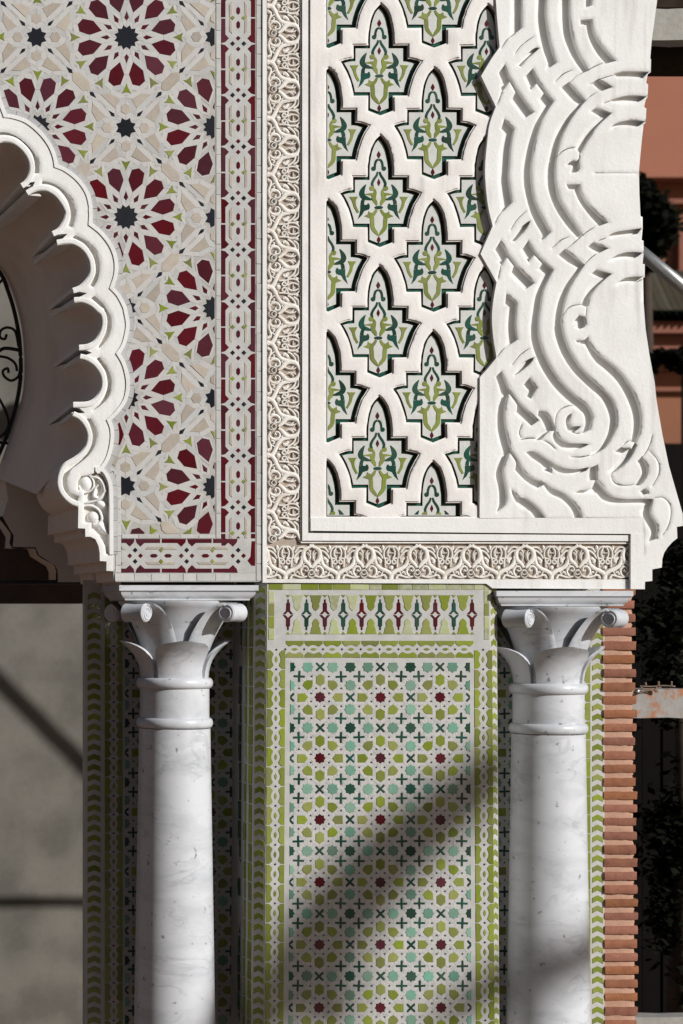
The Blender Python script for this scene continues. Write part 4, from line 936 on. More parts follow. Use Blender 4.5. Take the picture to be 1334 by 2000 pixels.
def fieldtiles(frame, parent, cols, rows, x0, x1, y0, y1, conv=lambda x, y: (x, y), a=117.0, straps=None):
    """cols, rows: positions of red stars"""
    dots = MB()
    def cl(q):
        for f in (lambda p: p[0] - x0, lambda p: x1 - p[0], lambda p: p[1] - y0, lambda p: y1 - p[1]):
            q = clip(q, f)
            if not q: return q
        return q
    def pc(name, pts, m, cx, cy, small=6):
        q = [(cx + x, cy + y) for x, y in pts]; k = cl(q)
        if len(k) < 3 or abs(area(k)) < small: return
        if straps is not None and len(k) == len(q) and name not in ('plus_tile', 'cross_tile'): straps.add(lambda u, v: frame.pos(*conv(min(max(u, x0), x1), min(max(v, y0), y1))), frame.n, pts_abs(pts, cx, cy), 6.5)
        if len(k) == len(q) and all(abs(u[0] - v[0]) + abs(u[1] - v[1]) < 1e-6 for u, v in zip(k, q)):
            jx, jy = random.uniform(-0.5, 0.5), random.uniform(-0.5, 0.5)
            c = conv(cx + jx, cy + jy); frame.put(name, pts, m, c[0], c[1], parent, R(random.uniform(-3, 3)))
        else:
            c = ctr(k); w_ = conv(*c); frame.put(name, [(x - c[0], y - c[1]) for x, y in k], m, w_[0], w_[1], parent)
    def dot(cx, cy):
        if not (x0 + 2 < cx < x1 - 2 and y0 + 2 < cy < y1 - 2): return
        r = 2.0; c = conv(cx, cy); t = random.choice((0, R(180))); f = []
        for k in range(3):
            aa = t + 2 * math.pi * k / 3 + R(90); f.append(frame.pos(c[0] + r * 1.3 * math.cos(aa), c[1] + r * 1.3 * math.sin(aa)) + frame.n * 0.0012)
        dots.add(f, [(0, 1, 2)])
    for i, cx in enumerate(cols):
        for j, cy in enumerate(rows):
            b = rows[j + 1] - cy if j + 1 < len(rows) else cy - rows[j - 1]; s_ = b / 119.5
            pc('red_star_tile', star(8, 11.2, 8.7, 0), M_TRED, cx, cy)
            for sg in (1, -1):
                pc('pod_tile', [(x * sg * -1 * -1, y) for x, y in pod_h] if sg == 1 else [(-x, y) for x, y in pod_h][::-1], M_TGREEN, cx + sg * 34.5, cy)
                pc('pod_tile', pod_v, M_TGREEN, cx, cy + sg * 34 * s_)
                for sy in (1, -1):
                    q = [(x * sg, -y * sy) for x, y in [(-a_, b_) for a_, b_ in pod_d]]
                    if sg * sy > 0: q = q[::-1]
                    pc('pod_tile', q, M_TGREEN, cx + sg * 24.5, cy + sy * 24 * s_)
                    pc('plus_tile', plus, M_TDARK, cx + sg * 41, cy + sy * 41 * s_)
                    for dx, dy in ((17.5, 8), (8, 17.5), (17, 41), (41, 17.5)): dot(cx + sg * dx, cy + sy * dy * s_)
            pc('teal_star_tile', star(8, 11.6, 9.2, 0), M_TTEAL, cx + 58.5, cy - 23.5 * s_); pc('teal_star_tile', star(8, 11.6, 9.2, 0), M_TTEAL, cx + 58.5, cy + 23.5 * s_)
            pc('teal_star_tile', star(8, 11.6, 9.2, 0), M_TTEAL, cx - 24, cy + 59.8 * s_); pc('teal_star_tile', star(8, 11.6, 9.2, 0), M_TTEAL, cx + 24.5, cy + 59.8 * s_)
            pc('cross_tile', xx, M_TDARK, cx + 58.5, cy); pc('cross_tile', xx, M_TDARK, cx, cy + 59.8 * s_)
            pc('dark_star_tile', star(8, 11.4, 8.9, 0), M_TDARK, cx + 58.5, cy + 59.8 * s_)
    if dots.v: tag(dots.obj('dot_tile', M_TBLACK, parent, recalc=False), kind='stuff')
fieldtiles(FP, pr, [509, 626, 743, 859], [1243, 1362, 1481, 1601, 1723, 1845, 1968, 2092], 568, 917, 1294, 2075, Wd, straps=STP)
STP.obj(pr)
def lattice_joints(frame, parent, x0, x1, y0, y1, step, conv):
    mb = MB()
    def ln(p, q, w_=0.5):
        p = conv(*p); q = conv(*q); L = math.hypot(q[0] - p[0], q[1] - p[1]); nx, ny = -(q[1] - p[1]) / L * w_ / 2, (q[0] - p[0]) / L * w_ / 2
        mb.add([frame.pos(p[0] + nx, p[1] + ny) + frame.n * 0.0004, frame.pos(q[0] + nx, q[1] + ny) + frame.n * 0.0004, frame.pos(q[0] - nx, q[1] - ny) + frame.n * 0.0004, frame.pos(p[0] - nx, p[1] - ny) + frame.n * 0.0004], [(0, 1, 2, 3)])
    for _ in range(int((x1 - x0) * (y1 - y0) / 1500)):
        x = random.uniform(x0 + 8, x1 - 8); y = random.uniform(y0 + 8, y1 - 8); a = R(random.choice((0, 45, 90, 135))); l_ = random.uniform(5, 13)
        ln((x, y), (min(max(x + l_ * math.cos(a), x0), x1), min(max(y + l_ * math.sin(a), y0), y1)))
    tag(mb.obj('strap_joint', M_GROUT, parent, recalc=False), kind='stuff')
lattice_joints(FP, pr, 568, 917, 1294, 2060, 20, Wd)
# braided green border
def braid_v(frame, parent, xc, y0, y1, conv, P=38.0, hw=17.5, dirx=True):
    """two rows of green side pieces and lens pieces along a vertical (dirx) or horizontal strip"""
    n = max(1, round((y1 - y0) / P)); P = (y1 - y0) / n; dots = MB()
    A = lambda a, b: conv(xc + a, b) if dirx else conv(b, xc + a)
    for k in range(n):
        o = y0 + k * P
        for sg in (1, -1):
            q = [(sg * hw, o + 0.7), (sg * 11, o + 1.0), (sg * 5.8, o + 6.2), (sg * 5.4, o + P * 0.24), (sg * 8.4, o + P * 0.42), (sg * 8.4, o + P * 0.58), (sg * 5.4, o + P * 0.76), (sg * 5.8, o + P - 6.2), (sg * 11, o + P - 1.0), (sg * hw, o + P - 0.7)]
            q = [A(*p) for p in q]; c = ctr(q); frame.put('border_tile', [(round(x - c[0], 1), round(y - c[1], 1)) for x, y in q], M_TGREEN, c[0], c[1], parent)
        q = [A(*p) for p in [(0, o + P * 0.5 - 6.5), (2.6, o + P * 0.5 - 2), (2.6, o + P * 0.5 + 2), (0, o + P * 0.5 + 6.5), (-2.6, o + P * 0.5 + 2), (-2.6, o + P * 0.5 - 2)]]
        c = ctr(q); frame.put('lens_tile', [(round(x - c[0], 1), round(y - c[1], 1)) for x, y in q], M_TGREEN, c[0], c[1], parent, edge=0.3)
        f = [frame.pos(*A(a, o + b)) + frame.n * 0.0012 for a, b in ((-2.4, 0), (0, -2.4), (2.4, 0), (0, 2.4))]
        dots.add(f, [(0, 1, 2, 3)])
    tag(dots.obj('dot_tile', random.choice((M_TRED, M_TBLACK)), parent, recalc=False), kind='stuff')
braid_v(FP, pr, 540.5, 1269, 2069, Wd); braid_v(FP, pr, 943, 1269, 2069, Wd)
braid_v(FP, pr, 1268, 558, 925, Wd, P=36.5, hw=16.5, dirx=False)
# top rows: green blocks, frieze of spindles
def put4(name, x0, x1, y0, y1, m, fr=FP, parent=pr):
    q = [Wd(x0 + 0.6, y0 + 0.6), Wd(x1 - 0.6, y0 + 0.6), Wd(x1 - 0.6, y1 - 0.6), Wd(x0 + 0.6, y1 - 0.6)]; c = ctr(q)
    fr.put(name, [(round(x - c[0], 1), round(y - c[1], 1)) for x, y in q], m, c[0], c[1], parent)
M_TGHOST = glaze('limed_olive_tile', (0.34, 0.37, 0.17, 1), 0.3, wear=(0.45, 0.46, 0.38, 1), wearlo=0.42, wearhi=0.72, wearscale=30)
t = 524.0
while t < 953: 
    e = min(t + random.uniform(18, 38), 955); put4('block_tile', t, e, 1139.5, 1152.5, random.choice((M_TGHOST, M_TGREEN)) if t > 545 else M_TGREEN); t = e
t = 1153.0
while t < 1250:
    for xa, xb in ((524, 536.5), (944.5, 955.5)): put4('block_tile', xa, xb, t, min(t + 25, 1250), random.choice((M_TGHOST, M_TGREEN)))
    t += 25
spx0 = 563.0; PS = 35.9
for k in range(11):
    cx = spx0 + k * PS; cy = 1200.5; m = M_TRED if k % 2 == 0 else M_TDARK
    up = [(-10.5, -0.6), (-4, -8), (-3.8, -22), (-1.6, -24), (-1.5, -30), (1.5, -30), (1.6, -24), (3.8, -22), (4, -8), (10.5, -0.6), (5.5, -0.6), (0, -6.2), (-5.5, -0.6)]
    for sg in (1, -1):
        q = [Wd(cx + x, cy + sg * y) for x, y in up]
        if sg < 0: q = q[::-1]
        c = ctr(q); FP.put('spindle_tile', [(round(x - c[0], 2), round(y - c[1], 2)) for x, y in q], m, c[0], c[1], pr, edge=0.3)
        # green fields between the spindles
        if k < 10:
            gq = [(cx + PS / 2 + x, cy + sg * y) for x, y in [(0, 7), (4.5, 10.5), (7.3, 16), (6.5, 22), (8.8, 26), (9.6, 32), (12, 38), (-12, 38), (-9.6, 32), (-8.8, 26), (-6.5, 22), (-7.3, 16), (-4.5, 10.5)]]
            if sg < 0: gq = gq[::-1]
            q = [Wd(*p) for p in gq]; c = ctr(q); FP.put('field_tile', [(round(x - c[0], 2), round(y - c[1], 2)) for x, y in q], M_TGHOST if random.random() < 0.35 else M_TGREEN, c[0], c[1], pr)
        q = [Wd(cx + x, cy + sg * y) for x, y in [(0, 33), (4.5, 38.6), (-4.5, 38.6)]]; c = ctr(q); FP.put('field_tile', [(round(x - c[0], 2), round(y - c[1], 2)) for x, y in q], M_TGREEN, c[0], c[1], pr, edge=0.3)
# chamfered corners with chevrons
def chevrons(frame, parent, xc, hw, y0, y1, P=20.6, m=M_TGREEN, conv=lambda x, y: (x, y)):
    n = int((y1 - y0) / P)
    q = [(-hw, 0), (0, -5.5), (hw, 0), (hw, P * 0.52), (0, P * 0.52 - 5.5), (-hw, P * 0.52)]
    for k in range(n):
        c = conv(xc, y0 + k * P); frame.put('chevron_tile', q, m, c[0], c[1], parent)
cham = 20.0; wl_ = cham * math.sqrt(2)
pL = [Wd(522, 1139), Wd(522, 2075)]; pR = [Wd(957, 1139), Wd(957, 2075)]
for side, sg in ((522, -1), (957, 1)):
    a, b = Wd(side, 1139), Wd(side, 2075)
    A, B = T(*a), T(*b); off = Vector((sg * cham * S, cham * S, 0)); back = Vector((0, 0.36, 0))
    MB().add([A, A + off, B + off, B], [(0, 1, 2, 3)] if sg < 0 else [(3, 2, 1, 0)]).obj('chamfer_bed', M_TWHITE, pr, recalc=False)
    MB().add([A + off, A + off + back, B + off + back, B + off], [(0, 1, 2, 3)] if sg < 0 else [(3, 2, 1, 0)]).obj('return_bed', M_TWHITE, pr, recalc=False)
    phi = R(-45) if sg < 0 else R(45)
    for k in range(45):
        yy = 1150 + 20.6 * k; o = T(Wd(side, yy)[0], 0, 0) + off * 0.5; o.z = 2000 * S
        chevrons(Frame(o, phi), pr, 0, wl_ / 2 - 3, yy, yy + 21)
# left return of the pier, seen at a sharp angle: strips of green and dark
for k in range(23):
    yy = 1150 + k * 38.5; FR_ = Frame((T(Wd(522, yy + 38)[0] - cham, 0).x - 0.0012, 0.04, 2000 * S), R(-90))
    for (u0, u1, m) in ((-34, -8, M_TGREEN), (-68, -56, M_TGREEN), (-115, -100, M_TDARK)):
        FR_.put('return_tile', [(u0, 1), (u1, 1), (u1, 37), (u0, 37)], m, 0, yy, pr)

# ================================================================== niches behind the columns
def niche(x0, x1, label, left_edge, right_edge):
    yN = 0.40
    t_ = thing('niche_wall', T((x0 + x1) / 2, 2075, yN), label, 'mosaic panel', 'mosaic niche walls behind the columns')
    plate('mosaic_bed', [(x0, 1130), (x1, 1130), (x1, 2075), (x0, 2075)], [], yN, yN + 0.05, M_TWHITE, t_, conv=lambda p: T(*p))
    fr = Frame((0, yN, 2000 * S)); idc = lambda x, y: (x, y)
    a, b = x0, x1
    if left_edge:
        chevrons(fr, t_, x0 + 19, 13, 1160, 2070, m=M_TGREEN); braid_v(fr, t_, x0 + 59, 1150, 2066, idc, P=38, hw=18); a = x0 + 82
    if right_edge:
        chevrons(fr, t_, x1 - 14, 11, 1160, 2070, m=M_TGREEN); braid_v(fr, t_, x1 - 47, 1150, 2066, idc, P=38, hw=18); b = x1 - 70
    rows = [1240 + 121 * k for k in range(8)]
    base = a + 58 if left_edge else b - 58
    cols = [base + 117 * k for k in range(-3, 4)]
    fieldtiles(fr, t_, [c for c in cols if a - 70 < c < b + 70], rows, a, b, 1160, 2075)
    return t_
niche(199, 503, 'shaded green and white mosaic niche wall behind the left column', True, False)
niche(976, 1259, 'green and white mosaic niche wall behind the right column', False, True)
# ================================================================== brick pier on the right
bk = thing('brick_pier', T(1290, 2075, 0.5), 'rough red brick pier edge with thick pink mortar beside the right column', 'brick pier')
bx0, bx1 = 1259.5, 1316.0
brick_meshes = []
import bmesh
for v in range(7):
    hgt = 15.5 * S; wid = 67.5 * S; dep = 0.10
    b = MB(); nx, nz = 7, 3
    def bp(u, w_, y):
        return (u * wid + random.uniform(-1, 1) * 0.001, y + random.uniform(-1, 1) * 0.0014, (w_ - 0.5) * hgt + random.uniform(-1, 1) * 0.0009)
    front = [bp(i / nx, j / nz, 0.0) for j in range(nz + 1) for i in range(nx + 1)]
    back = [(p[0] * (1.0 if True else 1), dep, p[2]) for p in front]
    # round the right-hand end a little
    front = [(min(p[0], wid - 0.003 * random.random()), p[1] + (0.004 if (k % (nx + 1)) == nx else 0) + (0.003 if k // (nx + 1) in (0, nz) else 0), p[2]) for k, p in enumerate(front)]
    nn = len(front); fs = []
    for j in range(nz):
        for i in range(nx):
            q = j * (nx + 1) + i; fs.append((q, q + 1, q + nx + 2, q + nx + 1))
    rim = [i for i in range(nx + 1)] + [(j + 1) * (nx + 1) + nx for j in range(nz)] + [nz * (nx + 1) + i for i in range(nx - 1, -1, -1)] + [j * (nx + 1) for j in range(nz - 1, 0, -1)]
    for i in range(len(rim)):
        p, q = rim[i], rim[(i + 1) % len(rim)]; fs.append((p, q, nn + q, nn + p))
    b.add(front + back, fs); brick_meshes.append(b.mesh('brick', M_BRICK, smooth=True, recalc=True, angle=35))
y = 1152.0; k = 0
while y < 2075:
    o = bpy.data.objects.new('brick', random.choice(brick_meshes))
    lean = max(0, y - 1150) / 850 * 10
    o.location = T(bx0 - 6 + lean * 0.6, y, 0.392 + random.uniform(-0.004, 0.004)); o.location.x += random.uniform(-0.002, 0.002)
    o.rotation_euler = (0, R(random.uniform(-0.6, 0.6)), R(random.uniform(-0.6, 0.6))); o.scale = (random.uniform(0.97, 1.03), 1, random.uniform(0.95, 1.12))
    link(o, bk); y += 27.6 + random.uniform(-1.2, 1.2)
# mortar: lumpy sheet recessed between the courses
b = MB(); n = 260; rows_ = []
for j in range(n + 1):
    yy = 1135 + (2075 - 1135) * j / n; lean = max(0, yy - 1150) / 850 * 10
    xr = bx1 - 0.5 + lean * 0.6 + 0 + random.uniform(-1.5, 1.5)
    rows_.append([T(bx0 - 8, yy, 0.402), T(bx0 + 10, yy, 0.401 + random.uniform(-0.002, 0.002)), T(bx0 + 30, yy, 0.401 + random.uniform(-0.003, 0.002)), T(xr - 5, yy, 0.403 + random.uniform(-0.002, 0.002)), T(xr, yy, 0.408), T(xr - 1, yy, 0.48)])
b.rings(rows_, False).obj('mortar', M_MORTAR, bk, smooth=True)

# ================================================================== marble columns
def column(cx, top, label, abx0, abx1, ringy):
    AY = 0.18; dy = top - 1143
    c = T(cx, 0, AY); t_ = thing('marble_column', T(cx, 2075, AY), label, 'column', 'marble columns flanking the tiled pier')
    zz = lambda py: (2000 - (VY + (py - VY) * (1 + AY / D))) * S
    def lathe(name, prof, m, parent, n=56, smooth=True):
        rings = [[Vector((c.x + r * math.cos(2 * math.pi * i / n), AY + r * math.sin(2 * math.pi * i / n), zz(py + dy))) for i in range(n)] for r, py in prof]
        return MB().rings(rings, True, True).obj(name, m, parent, smooth=smooth, angle=50)
    K = S * (1 + AY / D)
    prof = [(68.5, 1422), (68.8, 1450)] + [(68.8 + (yy - 1450) / 550 * 9.0, yy) for yy in range(1500, 2100, 50)]
    lathe('shaft', [(r * K, y_) for r, y_ in prof], M_MARBLE, t_)
    torus = lambda r, ya, yb, e: [(r * K, ya)] + [((r + e * math.sin(math.pi * k / 8)) * K, ya + (yb - ya) * (0.5 - 0.5 * math.cos(math.pi * k / 8))) for k in range(1, 8)] + [(r * K, yb)]
    lathe('neck_ring', torus(67, 1401, 1421, 6.5), M_MARBLE, t_)
    lathe('collar', [(66.5 * K, 1343), (66.5 * K, 1401)], M_MARBLE, t_)
    lathe('neck_ring', torus(66, 1323, 1344, 7.5), M_MARBLE, t_)
    cap_ = lathe('capital', [(60 * K, 1323), (58 * K, 1300), (60 * K, 1270), (68 * K, 1235), (84 * K, 1205), (100 * K, 1186), (108 * K, 1178), (109 * K, 1174), (60 * K, 1173)], M_MARBLE, t_)
    # four broad smooth leaves
    for q in range(4):
        phi = R(-90 + 90 * q); g = []
        nu, nv = 14, 14
        for th in (0.0, 0.016):
            for j in range(nv + 1):
                v = j / nv; row = []
                hw = R(40) * (1 if v < 0.5 else math.sqrt(max(0.0, 1 - ((v - 0.5) / 0.5) ** 2.4) * 0.985 + 0.015))
                for i in range(nu + 1):
                    u = -1 + 2 * i / nu; a = u * hw
                    r = (65 + 5 * v + 38 * v ** 2.6) * K - th
                    row.append(Vector((c.x + r * math.cos(phi + a), AY + r * math.sin(phi + a), zz(1323 - 72 * v + dy))))
                g.append(row)
        A = g[:nv + 1]; B = g[nv + 1:]
        b = MB(); b.rings(A, False); b.rings([r_[::-1] for r_ in B], False)
        b.rings([A[-1], B[-1]], False); b.rings([[r_[0] for r_ in A], [r_[0] for r_ in B]], False); b.rings([[r_[-1] for r_ in A], [r_[-1] for r_ in B]], False)
        b.obj('leaf', M_MARBLE, cap_, smooth=True, angle=45)
    # corner stalks rolling into volutes
    for q in range(4):
        phi = R(-45 + 90 * q); dr = Vector((math.cos(phi), math.sin(phi), 0)); tn = Vector((-math.sin(phi), math.cos(phi), 0))
        path = cr([(60, 1312), (64, 1285), (75, 1252), (94, 1216), (114, 1190), (133, 1177.5)], 5); rings = []
        for k, (r, py) in enumerate(path):
            t = k / (len(path) - 1); ha = lerp(R(44.5), R(14.5), t ** 1.25); row = []
            for i in range(11):
                u = -1 + i / 5; rr = (r - 3 * (1 - abs(u)) * (1 - t) - t * abs(u) * 2) * K
                row.append(Vector((c.x + rr * math.cos(phi + u * ha), AY + rr * math.sin(phi + u * ha), zz(py + dy))))
            rings.append(row + [x_ - Vector((math.cos(phi) * 0.010, math.sin(phi) * 0.010, 0.012)) for x_ in row[::-1]])
        MB().rings(rings, True, True).obj('stalk', M_MARBLE, cap_, smooth=True, angle=50)
        vc = Vector((c.x, AY, zz(1197 + dy))) + dr * (131 * K); R0 = 18 * K; L = 25 * K
        prof = [(0.3, -L), (0.86, -L), (1.0, -L * 0.9), (0.97, -L * 0.5), (0.94, 0), (0.97, L * 0.5), (1.0, L * 0.9), (0.86, L), (0.3, L)]
        n = 28; rings = [[vc + tn * a + (dr * math.cos(2 * math.pi * i / n) + Vector((0, 0, 1)) * math.sin(2 * math.pi * i / n)) * (R0 * f) for i in range(n)] for f, a in prof]
        vol = MB().rings(rings, True, True).obj('volute', M_MARBLE, cap_, smooth=True, angle=40)
        for e in (-1, 1):
            sp_ = [vc + tn * (e * (L + 0.0005)) + (dr * math.cos(a) + Vector((0, 0, 1)) * math.sin(a)) * (R0 * rr) for a, rr in [(R(90 + e * 0) + k * 0.36, 0.86 * (1 - k / 42)) for k in range(36)]]
            MB().tube(sp_, [0.0034 * (1 - k / 60) for k in range(36)], 6).obj('volute_spiral', M_MARBLE, vol, smooth=True)
    # abacus
    xa, xb = U(abx0, 0, -0.03).x, U(abx1, 0, -0.03).x; prof = [(0, 1143), (0, 1153.5), (3, 1154.5), (4, 1156), (5, 1160), (8, 1165), (13, 1169), (14, 1172.5)]
    rings = []
    for inset, py in prof:
        i_ = inset * S; z = U(0, py + dy, -0.03).z
        rings.append([(xa + i_, -0.03 + i_, z), (xb - i_, -0.03 + i_, z), (xb - i_, 0.36 - i_, z), (xa + i_, 0.36 - i_, z)])
    MB().rings(rings, True, True).obj('abacus', M_MARBLE, t_, smooth=True, angle=30)
    return t_
column(359.5, 1143, 'polished grey-veined marble column with volute capital, left of the tiled pier', 233, 505, 0)
column(1104, 1154, 'polished grey-veined marble column with volute capital, beside the brick pier', 970, 1237, 0)
# ================================================================== site clutter behind the facade
M_CONC = mat('painted_concrete', (0.30, 0.285, 0.265, 1), 0.85, 0.12, 25, 0.4, 60, wear=(0.36, 0.155, 0.08, 1), wearlo=0.5, wearhi=0.6, wearscale=14)
M_GREYB = mat('grey_beam_paint', (0.30, 0.285, 0.255, 1), 0.85, 0.14, 40, 0.4, 90, wear=(0.36, 0.12, 0.07, 1), wearlo=0.70, wearhi=0.72, wearscale=6)
M_STEEL = mat('galvanised_steel', (0.42, 0.42, 0.41, 1), 0.42, 0.15, 30, metallic=0.85)
M_DARKWOOD = mat('dark_timber', (0.028, 0.02, 0.014, 1), 0.8, 0.3, 14, spec=0.04)
M_ORANGE = mat('terracotta_render', (0.30, 0.115, 0.068, 1), 0.9, 0.06, 2, 0.2, 10)
M_ORANGE2 = mat('dark_terracotta_render', (0.23, 0.09, 0.046, 1), 0.9, 0.08, 2, 0.2, 10)  # darker terracotta; on the lower house wall it carries tree shadow
M_FASCIA = mat('eave_timber', (0.20, 0.068, 0.04, 1), 0.8, 0.15, 6)
M_ROOFT = mat('green_roof_tile', (0.03, 0.048, 0.03, 1), 0.45, 0.3, 8, objvar=0.3)
M_VOID = mat('shade_black', (0.005, 0.004, 0.0035, 1), 0.7, 0.2, 6, spec=0.04)  # near-black, deep shade put into the colour
M_FOLI = mat('dark_foliage', (0.007, 0.008, 0.0045, 1), 0.7, 0.3, 3, objvar=0.3, spec=0.05)  # leaf colour taken near black to carry the shade
M_BARK = mat('bark', (0.045, 0.03, 0.02, 1), 0.9, 0.3, 8)
def beam(name, y, p0, p1, ya, yb, m, label, cat, extra=0.75, thick=0.12):
    a, b = U(p0, ya, y), U(p0, yb, y)
    t_ = thing(name, (a.x, y, b.z), label, cat)
    n = 12; x1 = a.x + extra; rings = []
    for k in range(n + 1):
        x = lerp(a.x, x1, k / n); jj = lambda: random.uniform(-1, 1) * 0.002
        rings.append([(x, y + jj(), a.z + jj()), (x, y + thick, a.z + jj()), (x, y + thick, b.z + jj()), (x, y + jj(), b.z + jj())])
    MB().rings(rings, True, True).obj('beam_body', m, t_)
    return t_
b1 = beam('concrete_beam', 0.75, 1215, 0, 17, 78, M_GREYB, 'grey concrete beam with peeling red paint at the top right corner', 'beam')
b2 = beam('dark_band', 0.95, 1200, 0, 70, 137, M_DARKWOOD, 'dark timber lintel directly below the grey concrete beam', 'beam')
b5 = beam('timber_board', 0.9, 1210, 0, -160, 14, M_DARKWOOD, 'dark timber boarding above the grey concrete beam', 'board')
b3 = beam('site_beam', 1.5, 1225, 0, 1346, 1402, M_CONC, 'paint-stained grey beam joining the brick pier at mid height', 'beam')
b4 = beam('site_beam', 1.5, 1225, 0, 1987, 2040, M_GREYB, 'plain grey beam at the foot of the brick pier', 'beam')
for b_ in (b3, b4): b_['group'] = 'grey site beams beside the brick pier'
tw = thing('reinforcing_wire', U(1280, 1346, 1.48), 'twisted rusty wire ends lying on the paint-stained beam', 'wire')
M_WIRE = mat('rusty_wire', (0.22, 0.15, 0.11, 1), 0.8, 0.3, 60)
Zw = Z(1180, 1130, 5.405)
for pts, r in (([(390, 1135), (500, 1140), (620, 1130), (750, 1138)], 0.0028), ([(440, 1130), (436, 1095)], 0.004), ([(572, 1132), (575, 1085)], 0.0045), ([(710, 1135), (712, 1085)], 0.004), ([(330, 1190), (380, 1205), (450, 1180), (530, 1185)], 0.003), ([(380, 1130), (420, 1165), (540, 1160), (600, 1150)], 0.003), ([(530, 1170), (560, 1195), (545, 1150)], 0.006)):
    MB().tube([U(a, b_, 1.48) for a, b_ in cr(Zw(pts), 3)], r, 6).obj('wire_end', M_WIRE, tw, smooth=True)
mb = MB(); c = Zw([(360, 1190)])[0]; mb.dome(c[0], c[1], 4.5, 4.5, 0.01, 1.495); mb.obj('bolt_head', M_STEEL, tw, smooth=True)
pole = thing('scaffold_pole', U(1330, 560, 1.1), 'slanting galvanised scaffold pole at the right edge', 'pole')
pa, pb = U(1215, 462, 1.1), U(1334, 560, 1.1); dv = (pb - pa)
MB().tube([pa, pb, pa + dv * 2.1], 0.029, 18).obj('tube', M_STEEL, pole, smooth=True)
MB().tube([pa + dv * 2.08, pa + dv * 2.12], 0.034, 18).obj('end_cap', M_STEEL, pole, smooth=True)
# scaffold that throws the bars of shade on the rendered wall (stands right of the frame)
def towards(p, t): return p + SUNV * t
def bar_for_shadow(name, p0, p1, t, r, label, parent=None, ext=0.15):
    a, b = towards(p0, t), towards(p1, t); d = (b - a); a = a - d * ext; b = b + d * ext
    t_ = thing(name, (a + b) / 2, label, 'pole')
    MB().tube([a, b], r, 14).obj('tube', M_STEEL, t_, smooth=True); MB().tube([a - d.normalized() * 0.004, a + d.normalized() * 0.02], r * 1.12, 14).obj('end_cap', M_STEEL, t_, smooth=True)
    return t_
YW = 3.2
bar_for_shadow('scaffold_brace', U(-40, 1292, YW), U(230, 1562, YW), 5.2, 0.034, 'steel scaffold brace out of frame to the right, slanting', ext=0.25)
bar_for_shadow('scaffold_ledger', U(-60, 1762, YW), U(230, 1762, YW), 5.2, 0.026, 'level steel scaffold ledger out of frame to the right', ext=0.3)
# ================================================================== background houses
hs = thing('terracotta_house', U(1330, 1100, 14.0), 'terracotta rendered house behind, right of the white bracket', 'house')
def bgbox(name, parent, px0, px1, py0, py1, y, depth, m):
    a, b = U(px0, py0, y), U(px1, py1, y)
    return MB().box(a.x, b.x, y, y + depth, b.z, a.z).obj(name, m, parent)
bgbox('wall', hs, 1120, 1700, -300, 342, 14.0, 0.6, M_ORANGE)
bgbox('lower_wall', hs, 1120, 1700, 342.5, 1500, 14.25, 0.35, M_ORANGE2)
bgbox('cornice', hs, 1120, 1700, 336, 346, 13.92, 0.5, M_ORANGE)
bgbox('string_course', hs, 1120, 1700, 388, 397, 14.1, 0.2, M_FASCIA)
bgbox('door', hs, 1327, 1375, 440, 880, 14.15, 0.12, M_FASCIA)
pav = thing('tiled_pavilion', U(1300, 1000, 11.0), 'low brown pavilion with green tiled eaves behind the scaffold pole', 'pavilion')
bgbox('fascia', pav, 1150, 1600, 626, 650, 10.6, 0.3, M_FASCIA); bgbox('fascia', pav, 1150, 1600, 651, 682, 10.75, 0.3, M_FASCIA)
bgbox('wall', pav, 1150, 1600, 690, 1500, 11.2, 0.3, M_ORANGE2)
bgbox('beam', pav, 1150, 1600, 758, 764, 11.12, 0.1, M_FASCIA)
rt = None
for k in range(26):
    px = 1180 + k * 14
    top, bot = U(px - 26, 548, 12.0), U(px, 627, 10.5)
    if rt is None:
        n = 8; rings = []
        for s_ in range(5):
            p = (bot - bot).lerp(top - bot, s_ / 4); rings.append([p + Vector((0.095 * math.cos(math.pi * i / n), 0, 0.095 * math.sin(math.pi * i / n))) for i in range(n + 1)])
        rt = MB().rings(rings, False).mesh('roof_tile', M_ROOFT, smooth=True)
    o = bpy.data.objects.new('roof_tile', rt); o.location = bot; link(o, pav)
MB().add([U(1150, 548, 12.0), U(1600, 548, 12.0), U(1600, 627, 10.55), U(1150, 627, 10.55)], [(0, 1, 2, 3)]).obj('roof_bed', M_ROOFT, pav)
bgbox('dark_opening', pav, 1150, 1600, 866, 1500, 10.9, 0.2, M_VOID)
# dark leaf masses: two stand in for shadows, all leaves near-black for shade
def tree(name, cx, cy, rx, ry, y, n, label, trunk_to, leaf=0.06, dy=0.5):
    c = U(cx, cy, y); t_ = thing(name, Vector((c.x, y, GZ)), label, 'tree')
    f = S * (1 + y / D); b = MB()
    cl = [(random.gauss(0, 0.45), random.gauss(0, 0.45), random.gauss(0, 0.45)) for _ in range(26)]
    for _ in range(n):
        q = random.choice(cl); x = max(-1, min(1, q[0] + random.gauss(0, 0.16))); z = max(-1, min(1, q[2] + random.gauss(0, 0.16)))
        if x * x + z * z > 1: continue
        p = c + Vector((x * rx * f, (q[1] + random.gauss(0, 0.2)) * dy, z * ry * f)); a = random.uniform(0, 6.28); e = random.uniform(-1, 1); s_ = leaf * random.uniform(0.6, 1.3)
        u = Vector((math.cos(a), math.sin(a), e)).normalized() * s_; w_ = Vector((-math.sin(a), math.cos(a) * 0.6, random.uniform(-1, 1))).normalized() * s_ * 0.55
        b.add([p - u, p - w_, p + u, p + w_], [(0, 1, 2, 3)])
    b.obj('crown', M_FOLI, t_, recalc=False)
    base = Vector((c.x, y, GZ)); MB().tube([base, base.lerp(c, 0.5) + Vector((0.04, 0, 0)), c], [0.09, 0.07, 0.03], 8).obj('trunk', M_BARK, t_, smooth=True)
